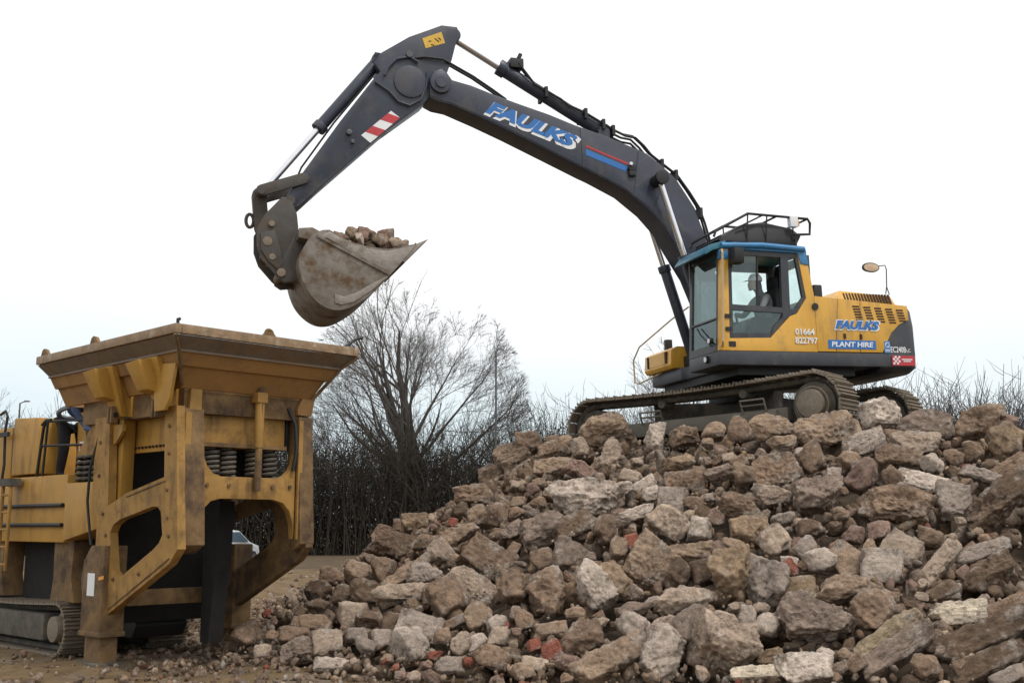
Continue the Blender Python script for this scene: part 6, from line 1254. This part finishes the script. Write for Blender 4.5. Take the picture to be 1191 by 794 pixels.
w|2.03 11.87 0.75|1.07 -0.45 0.22|0.13 0.11 0.10|br|small brown wedge shaped chunk, lower slope, below the cab
b|-2.11 16.83 1.17|1.09 -0.79 0.67|0.23 0.19 0.15|gb|small greyish brown rough rubble chunk, middle slope, left flank
b|2.44 13.21 1.46|1.04 0.13 -0.18|0.17 0.14 0.11|dk|small dark brown rough rubble chunk, middle slope, below the cab
b|-2.64 14.09 0.45|0.93 0.02 -0.04|0.16 0.15 0.15|tn|small tan rough rubble chunk, lower slope, beside the crusher
s|-0.86 16.55 1.65|1.24 0.28 0.13|0.15 0.16 0.09|rd|small brick red brick lump, middle slope, left flank near the bare tree
b|0.39 17.06 2.25|1.18 -0.04 -0.03|0.25 0.17 0.14|tn|small tan rough rubble chunk, upper slope, below the near track's left end
b|1.22 11.39 0.37|1.05 0.10 -0.08|0.13 0.12 0.09|gr|small grey rough rubble chunk, heap foot, left of the cab
b|3.98 13.35 1.77|1.18 -0.71 -0.20|0.12 0.12 0.10|rb|small reddish brown rounded rubble lump, middle slope, below the near track's hub
w|3.35 15.20 2.54|1.01 0.64 -0.48|0.18 0.17 0.17|gb|small greyish brown wedge shaped chunk, upper slope, below the cab, rightmost
b|0.04 12.30 0.49|0.94 0.13 0.07|0.13 0.11 0.10|rb|small reddish brown rough rubble chunk, heap foot, below the near track's left end
b|0.38 11.53 0.24|0.97 0.09 -0.09|0.12 0.08 0.09|br|small brown rough rubble chunk, heap foot, below the near track's left end, leftmost
b|3.86 10.92 0.59|1.00 0.42 -0.72|0.13 0.15 0.13|tn|small tan rounded rubble lump, heap foot, below the counterweight
b|3.93 10.68 0.47|1.03 -0.15 -0.26|0.13 0.11 0.10|gb|small greyish brown rough rubble chunk, heap foot, below the counterweight
b|-3.24 15.24 0.46|1.11 -0.08 0.29|0.16 0.14 0.11|rd|small brick red brick lump, lower slope, beside the crusher
w|4.14 11.30 0.80|0.95 0.24 -0.31|0.14 0.10 0.09|dk|small dark brown wedge shaped chunk, lower slope, below the counterweight, rightmost
b|-2.64 14.42 0.53|0.91 0.48 -0.03|0.19 0.17 0.14|dk|small dark brown rough rubble chunk, lower slope, beside the crusher
s|0.25 17.94 2.45|1.12 0.75 -0.43|0.19 0.18 0.09|br|small brown flat concrete block, upper slope, below the near track's left end
w|4.08 11.35 0.82|0.75 -0.69 0.16|0.11 0.08 0.09|dk|small dark brown wedge shaped chunk, lower slope, below the counterweight, leftmost
w|2.69 15.60 2.48|0.96 -0.41 0.16|0.19 0.18 0.13|gb|small greyish brown wedge shaped chunk, upper slope, below the cab, leftmost
b|2.84 16.38 2.80|1.03 0.05 -0.18|0.19 0.17 0.14|tn|small tan rough rubble chunk, heap crest, below the cab
s|3.82 11.59 0.89|0.99 0.02 -0.51|0.17 0.12 0.09|br|small brown concrete slab, lower slope, below the counterweight
b|5.66 14.72 2.64|1.28 0.08 -0.21|0.15 0.12 0.12|rb|small reddish brown rough rubble chunk, heap crest, at the right edge
b|4.68 10.71 0.55|0.94 -0.02 -0.37|0.10 0.10 0.09|br|small brown rounded rubble lump, heap foot, at the right edge, rightmost
w|-1.78 12.69 0.19|0.91 -0.45 0.26|0.13 0.09 0.09|rb|small reddish brown wedge shaped chunk, heap foot, beside the crusher
b|4.11 11.54 0.91|1.18 0.21 -0.56|0.14 0.11 0.09|tp|small pale tan rough rubble chunk, lower slope, below the counterweight
b|-1.32 12.39 0.20|0.95 0.12 0.06|0.18 0.12 0.09|tn|small tan rough rubble chunk, heap foot, left flank
s|3.58 12.66 1.38|0.95 -0.48 -0.08|0.17 0.13 0.09|br|small brown flat concrete block, middle slope, below the near track's hub
s|0.98 13.39 1.15|1.17 -0.12 0.02|0.15 0.12 0.09|br|small brown flat concrete block, middle slope, below the near track's left end
s|3.05 15.24 2.45|1.24 -0.48 -0.01|0.24 0.20 0.09|br|small brown flat concrete block, upper slope, below the cab, rightmost
w|5.43 13.96 2.25|1.15 0.57 -0.54|0.20 0.18 0.14|dk|small dark brown wedge shaped chunk, upper slope, at the right edge
b|2.99 10.67 0.32|1.08 -0.54 -0.05|0.19 0.13 0.10|gb|small greyish brown rough rubble chunk, heap foot, below the near track's hub
b|3.92 12.50 1.36|0.91 -0.89 0.09|0.19 0.16 0.15|tn|small tan rough rubble chunk, middle slope, below the counterweight
b|3.81 12.76 1.49|1.11 0.21 -0.23|0.25 0.22 0.21|rb|small reddish brown rough rubble chunk, middle slope, below the near track's hub, rightmost
b|-1.23 17.47 1.70|0.93 0.43 -0.09|0.18 0.17 0.14|tp|small pale tan rough rubble chunk, middle slope, left flank
s|2.92 10.56 0.25|0.83 0.43 -0.55|0.12 0.09 0.09|br|small brown flat concrete block, heap foot, below the near track's hub, leftmost
w|5.47 13.68 2.11|0.88 -0.74 -0.04|0.21 0.12 0.12|br|small brown wedge shaped chunk, upper slope, at the right edge
b|-0.81 11.81 0.10|1.00 0.68 -0.27|0.22 0.16 0.12|rb|small reddish brown rough rubble chunk, heap foot, left flank
w|-0.99 11.84 0.08|0.97 -0.28 0.06|0.19 0.15 0.13|tp|small pale tan wedge shaped chunk, heap foot, left flank, rightmost
s|-2.90 13.45 0.17|0.94 -0.00 0.04|0.23 0.19 0.09|tp|small pale tan flat concrete block, heap foot, beside the crusher
b|1.08 11.96 0.59|1.03 0.09 -0.30|0.14 0.10 0.09|dk|small dark brown rough rubble chunk, lower slope, left of the cab
b|1.34 12.48 0.89|0.96 0.78 -0.68|0.19 0.14 0.13|gb|small greyish brown rough rubble chunk, lower slope, left of the cab
b|3.09 10.81 0.41|1.12 -0.14 -0.37|0.18 0.14 0.11|tn|small tan rough rubble chunk, heap foot, below the near track's hub
b|-1.15 11.94 0.08|0.94 0.30 -0.05|0.15 0.13 0.11|gb|small greyish brown rough rubble chunk, heap foot, left flank
w|1.78 10.90 0.25|1.07 0.59 -0.60|0.16 0.14 0.14|tp|small pale tan wedge shaped chunk, heap foot, below the cab
w|3.69 13.09 1.61|1.10 -0.76 0.10|0.15 0.11 0.10|dk|small dark brown wedge shaped chunk, middle slope, below the near track's hub
b|4.07 11.71 1.00|0.95 0.78 -0.66|0.15 0.11 0.11|rb|small reddish brown rough rubble chunk, lower slope, below the counterweight
w|2.52 11.75 0.78|1.05 -0.38 -0.13|0.21 0.14 0.12|tp|small pale tan wedge shaped chunk, lower slope, below the cab
s|-3.21 16.80 0.61|0.97 -0.62 0.75|0.20 0.19 0.09|tp|small pale tan flat concrete block, lower slope, beside the crusher
b|3.92 11.45 0.84|1.00 0.60 -0.58|0.16 0.12 0.10|dk|small dark brown rough rubble chunk, lower slope, below the counterweight
b|1.49 12.25 0.81|1.01 -0.56 0.18|0.19 0.12 0.10|gr|small grey rough rubble chunk, lower slope, left of the cab
b|4.75 10.87 0.65|0.89 0.42 -0.85|0.13 0.11 0.11|tp|small pale tan rough rubble chunk, heap foot, at the right edge
b|2.98 15.49 2.53|1.04 -0.05 -0.29|0.20 0.19 0.16|tp|small pale tan rounded rubble lump, upper slope, below the cab
b|2.49 14.35 1.95|1.11 -0.29 0.08|0.16 0.14 0.12|gr|small grey rough rubble chunk, upper slope, below the cab
b|3.83 13.27 1.73|1.26 -0.20 -0.24|0.22 0.19 0.17|tn|small tan rough rubble chunk, middle slope, below the near track's hub
b|2.27 11.83 0.77|0.83 -0.56 0.17|0.14 0.11 0.10|tp|small pale tan rough rubble chunk, lower slope, below the cab
b|3.19 12.84 1.42|0.97 -0.41 -0.06|0.18 0.12 0.10|rb|small reddish brown rough rubble chunk, middle slope, below the near track's hub, leftmost
w|2.05 15.25 2.16|1.06 -0.22 0.05|0.17 0.15 0.14|gr|small grey wedge shaped chunk, upper slope, left of the cab
b|2.53 12.76 1.27|0.90 -0.53 0.07|0.16 0.15 0.14|br|small brown rough rubble chunk, middle slope, below the cab
b|2.30 12.99 1.34|0.99 -0.34 0.15|0.29 0.22 0.18|rb|medium reddish brown rough rubble chunk, middle slope, below the cab
b|2.49 12.96 1.37|1.02 0.18 -0.10|0.27 0.22 0.22|tn|small tan rough rubble chunk, middle slope, below the cab
b|3.38 13.01 1.57|1.12 -0.49 -0.11|0.36 0.29 0.28|dk|medium dark brown rough rubble chunk, middle slope, below the near track's hub
b|0.06 17.38 2.22|1.08 0.22 0.09|0.20 0.18 0.14|tp|small pale tan rough rubble chunk, upper slope, left flank near the bare tree
w|-1.69 12.50 0.15|0.97 0.32 -0.16|0.13 0.13 0.10|tp|small pale tan wedge shaped chunk, heap foot, beside the crusher
s|0.03 14.51 1.33|1.05 0.34 -0.26|0.16 0.16 0.09|br|small brown flat concrete block, middle slope, left flank near the bare tree
b|-0.68 12.82 0.53|0.94 -0.18 0.26|0.20 0.13 0.10|br|small brown rough rubble chunk, lower slope, left flank near the bare tree
s|4.67 11.85 1.13|1.03 -0.65 0.13|0.17 0.15 0.09|rb|small reddish brown flat concrete block, lower slope, at the right edge
b|0.92 12.25 0.67|1.02 -0.58 0.32|0.15 0.12 0.09|br|small brown rough rubble chunk, lower slope, below the near track's left end, rightmost
s|3.15 10.70 0.35|1.02 -0.64 0.15|0.23 0.17 0.09|br|small brown flat concrete block, heap foot, below the near track's hub, rightmost
s|0.94 13.65 1.25|1.10 0.11 -0.29|0.15 0.11 0.09|gb|small greyish brown concrete slab, middle slope, below the near track's left end
b|3.29 11.26 0.66|0.94 0.77 -0.79|0.18 0.13 0.12|br|small brown rough rubble chunk, lower slope, below the near track's hub, rightmost
w|-0.89 12.05 0.18|1.03 0.15 0.16|0.14 0.11 0.10|rb|small reddish brown wedge shaped chunk, heap foot, left flank
w|4.09 11.19 0.73|1.14 -0.55 -0.21|0.12 0.09 0.09|dk|small dark brown wedge shaped chunk, lower slope, below the counterweight, second from left
s|2.52 15.40 2.34|1.05 0.23 -0.25|0.15 0.14 0.09|br|small brown flat concrete block, upper slope, below the cab, leftmost
b|4.01 10.43 0.37|0.81 0.86 -1.12|0.13 0.14 0.11|br|small brown rounded rubble lump, heap foot, at the right edge, leftmost
s|3.99 10.92 0.59|0.75 -0.72 0.21|0.12 0.11 0.09|br|small brown flat concrete block, heap foot, below the counterweight
b|3.12 12.35 1.17|0.99 -0.36 0.08|0.16 0.14 0.13|br|small brown rough rubble chunk, lower slope, below the near track's hub, leftmost
b|-2.56 15.11 0.76|0.73 0.67 -0.40|0.38 0.31 0.26|dk|medium dark brown rough rubble chunk, lower slope, beside the crusher
s|1.98 15.62 2.26|1.19 -0.47 0.07|0.17 0.15 0.09|br|small brown flat concrete block, upper slope, left of the cab
b|0.53 11.24 0.15|0.92 -0.07 -0.06|0.13 0.11 0.10|br|small brown rough rubble chunk, heap foot, below the near track's left end, rightmost
"""
# ================================================================== rubble
GROUPS = dict(b='rubble lumps on the heap', s='concrete slabs and beams on the heap', w='wedge shaped chunks on the heap')
NAME = dict(b='rubble_lump', s='concrete_slab', w='concrete_wedge')
occ = []
for i, ln in enumerate(ROCKS.strip().split('\n')):
    k, p, r, d, t, lab = ln.split('|'); p = [float(v) for v in p.split()]; r = [float(v) for v in r.split()]; d = [float(v) for v in d.split()]
    M = Matrix.Translation(p) @ Euler(r).to_matrix().to_4x4()
    o = rock_obj('brick_lump' if t == 'rd' else NAME[k], k, d, t, 100+i, M, 6 if d[0]*d[1] > .40 else (5 if d[0] > .48 else 4))
    o['kind'] = 'thing'
    tag(o, lab, 'brick' if t == 'rd' else 'rubble', 'brick red lumps in the heap' if t == 'rd' else GROUPS[k])
    occ.append((p, max(d)))
rs = np.random.RandomState(77); tk = [TINT[k] for k in ('br', 'br', 'gb', 'tn', 'dk', 'dk', 'gr', 'tp', 'rb')]
def scatter(n, lo, hi, dz, seed, xr, yr, red=.02, cond=None):
    rs = np.random.RandomState(seed); it = []
    while len(it) < n:
        P = np.stack([rs.uniform(*xr, 4000), rs.uniform(*yr, 4000)], 1); Z = heap(P)
        for (x, y), z in zip(P, Z):
            if cond and not cond(x, y, z, rs): continue
            u = rs.rand(); s = lo+(hi-lo)*u**2.2
            c = np.array(TINT['rd'] if rs.rand() < red else tk[rs.randint(len(tk))])*rs.uniform(.8, 1.25)*np.array([1.2, 1.13, 1.06])
            it.append(((x, y, max(z, 0)+dz*s+(.0 if z > 0 else .01)), rs.uniform(0, 6.28, 3), s, c))
            if len(it) >= n: break
    return it
def on_heap(x, y, z, rs):
    if z < .05 or y > 21.5: return False
    # keep the ground under the excavator's tracks clear of lumps
    dx, dy = x-4.03, y-18.91; a = rad(139.5); u = dx*math.cos(a)+dy*math.sin(a); v = -dx*math.sin(a)+dy*math.cos(a)
    return not (abs(u) < 2.6 and abs(v) < 1.75)
rock_stuff('small_rubble', scatter(1500, .14, .40, -.42, 1, (-4.6, 9.5), (9.2, 21.5), .008, cond=on_heap)+scatter(1100, .22, .46, -.85, 11, (-4.6, 9.5), (9.2, 21.5), .008, cond=on_heap), 2, 'smaller broken concrete filling the gaps of the heap')
rock_stuff('outer_rubble', scatter(380, .35, .75, -.15, 21, (4.5, 13.5), (9.2, 19), .0, cond=lambda x, y, z, r: z > .05 and x > .48*y+.25 and on_heap(x, y, z, r)), 3, 'broken concrete carrying the heap on past the right edge of the photo')
rock_stuff('gravel', scatter(3000, .04, .12, -.35, 2, (-4.8, 9.5), (9.0, 21.5), .02, cond=on_heap), 1, 'loose gravel and chips strewn over the heap')
def at_foot(x, y, z, rs):
    if z > .3: return False
    d = dpl(np.array([[x, y]]), TOE)[0]; cu = math.exp(-d/1.1)
    return rs.rand() < cu+.05*(y < 26)
rock_stuff('ground_stones', scatter(3400, .025, .13, .2, 3, (-9, 3), (10.2, 27), .03, cond=at_foot)+scatter(500, .06, .30, .15, 13, (-14, 0), (19, 42), .0, cond=lambda x, y, z, r: z < 0), 1, 'small stones scattered on the bare soil at the foot of the heap')
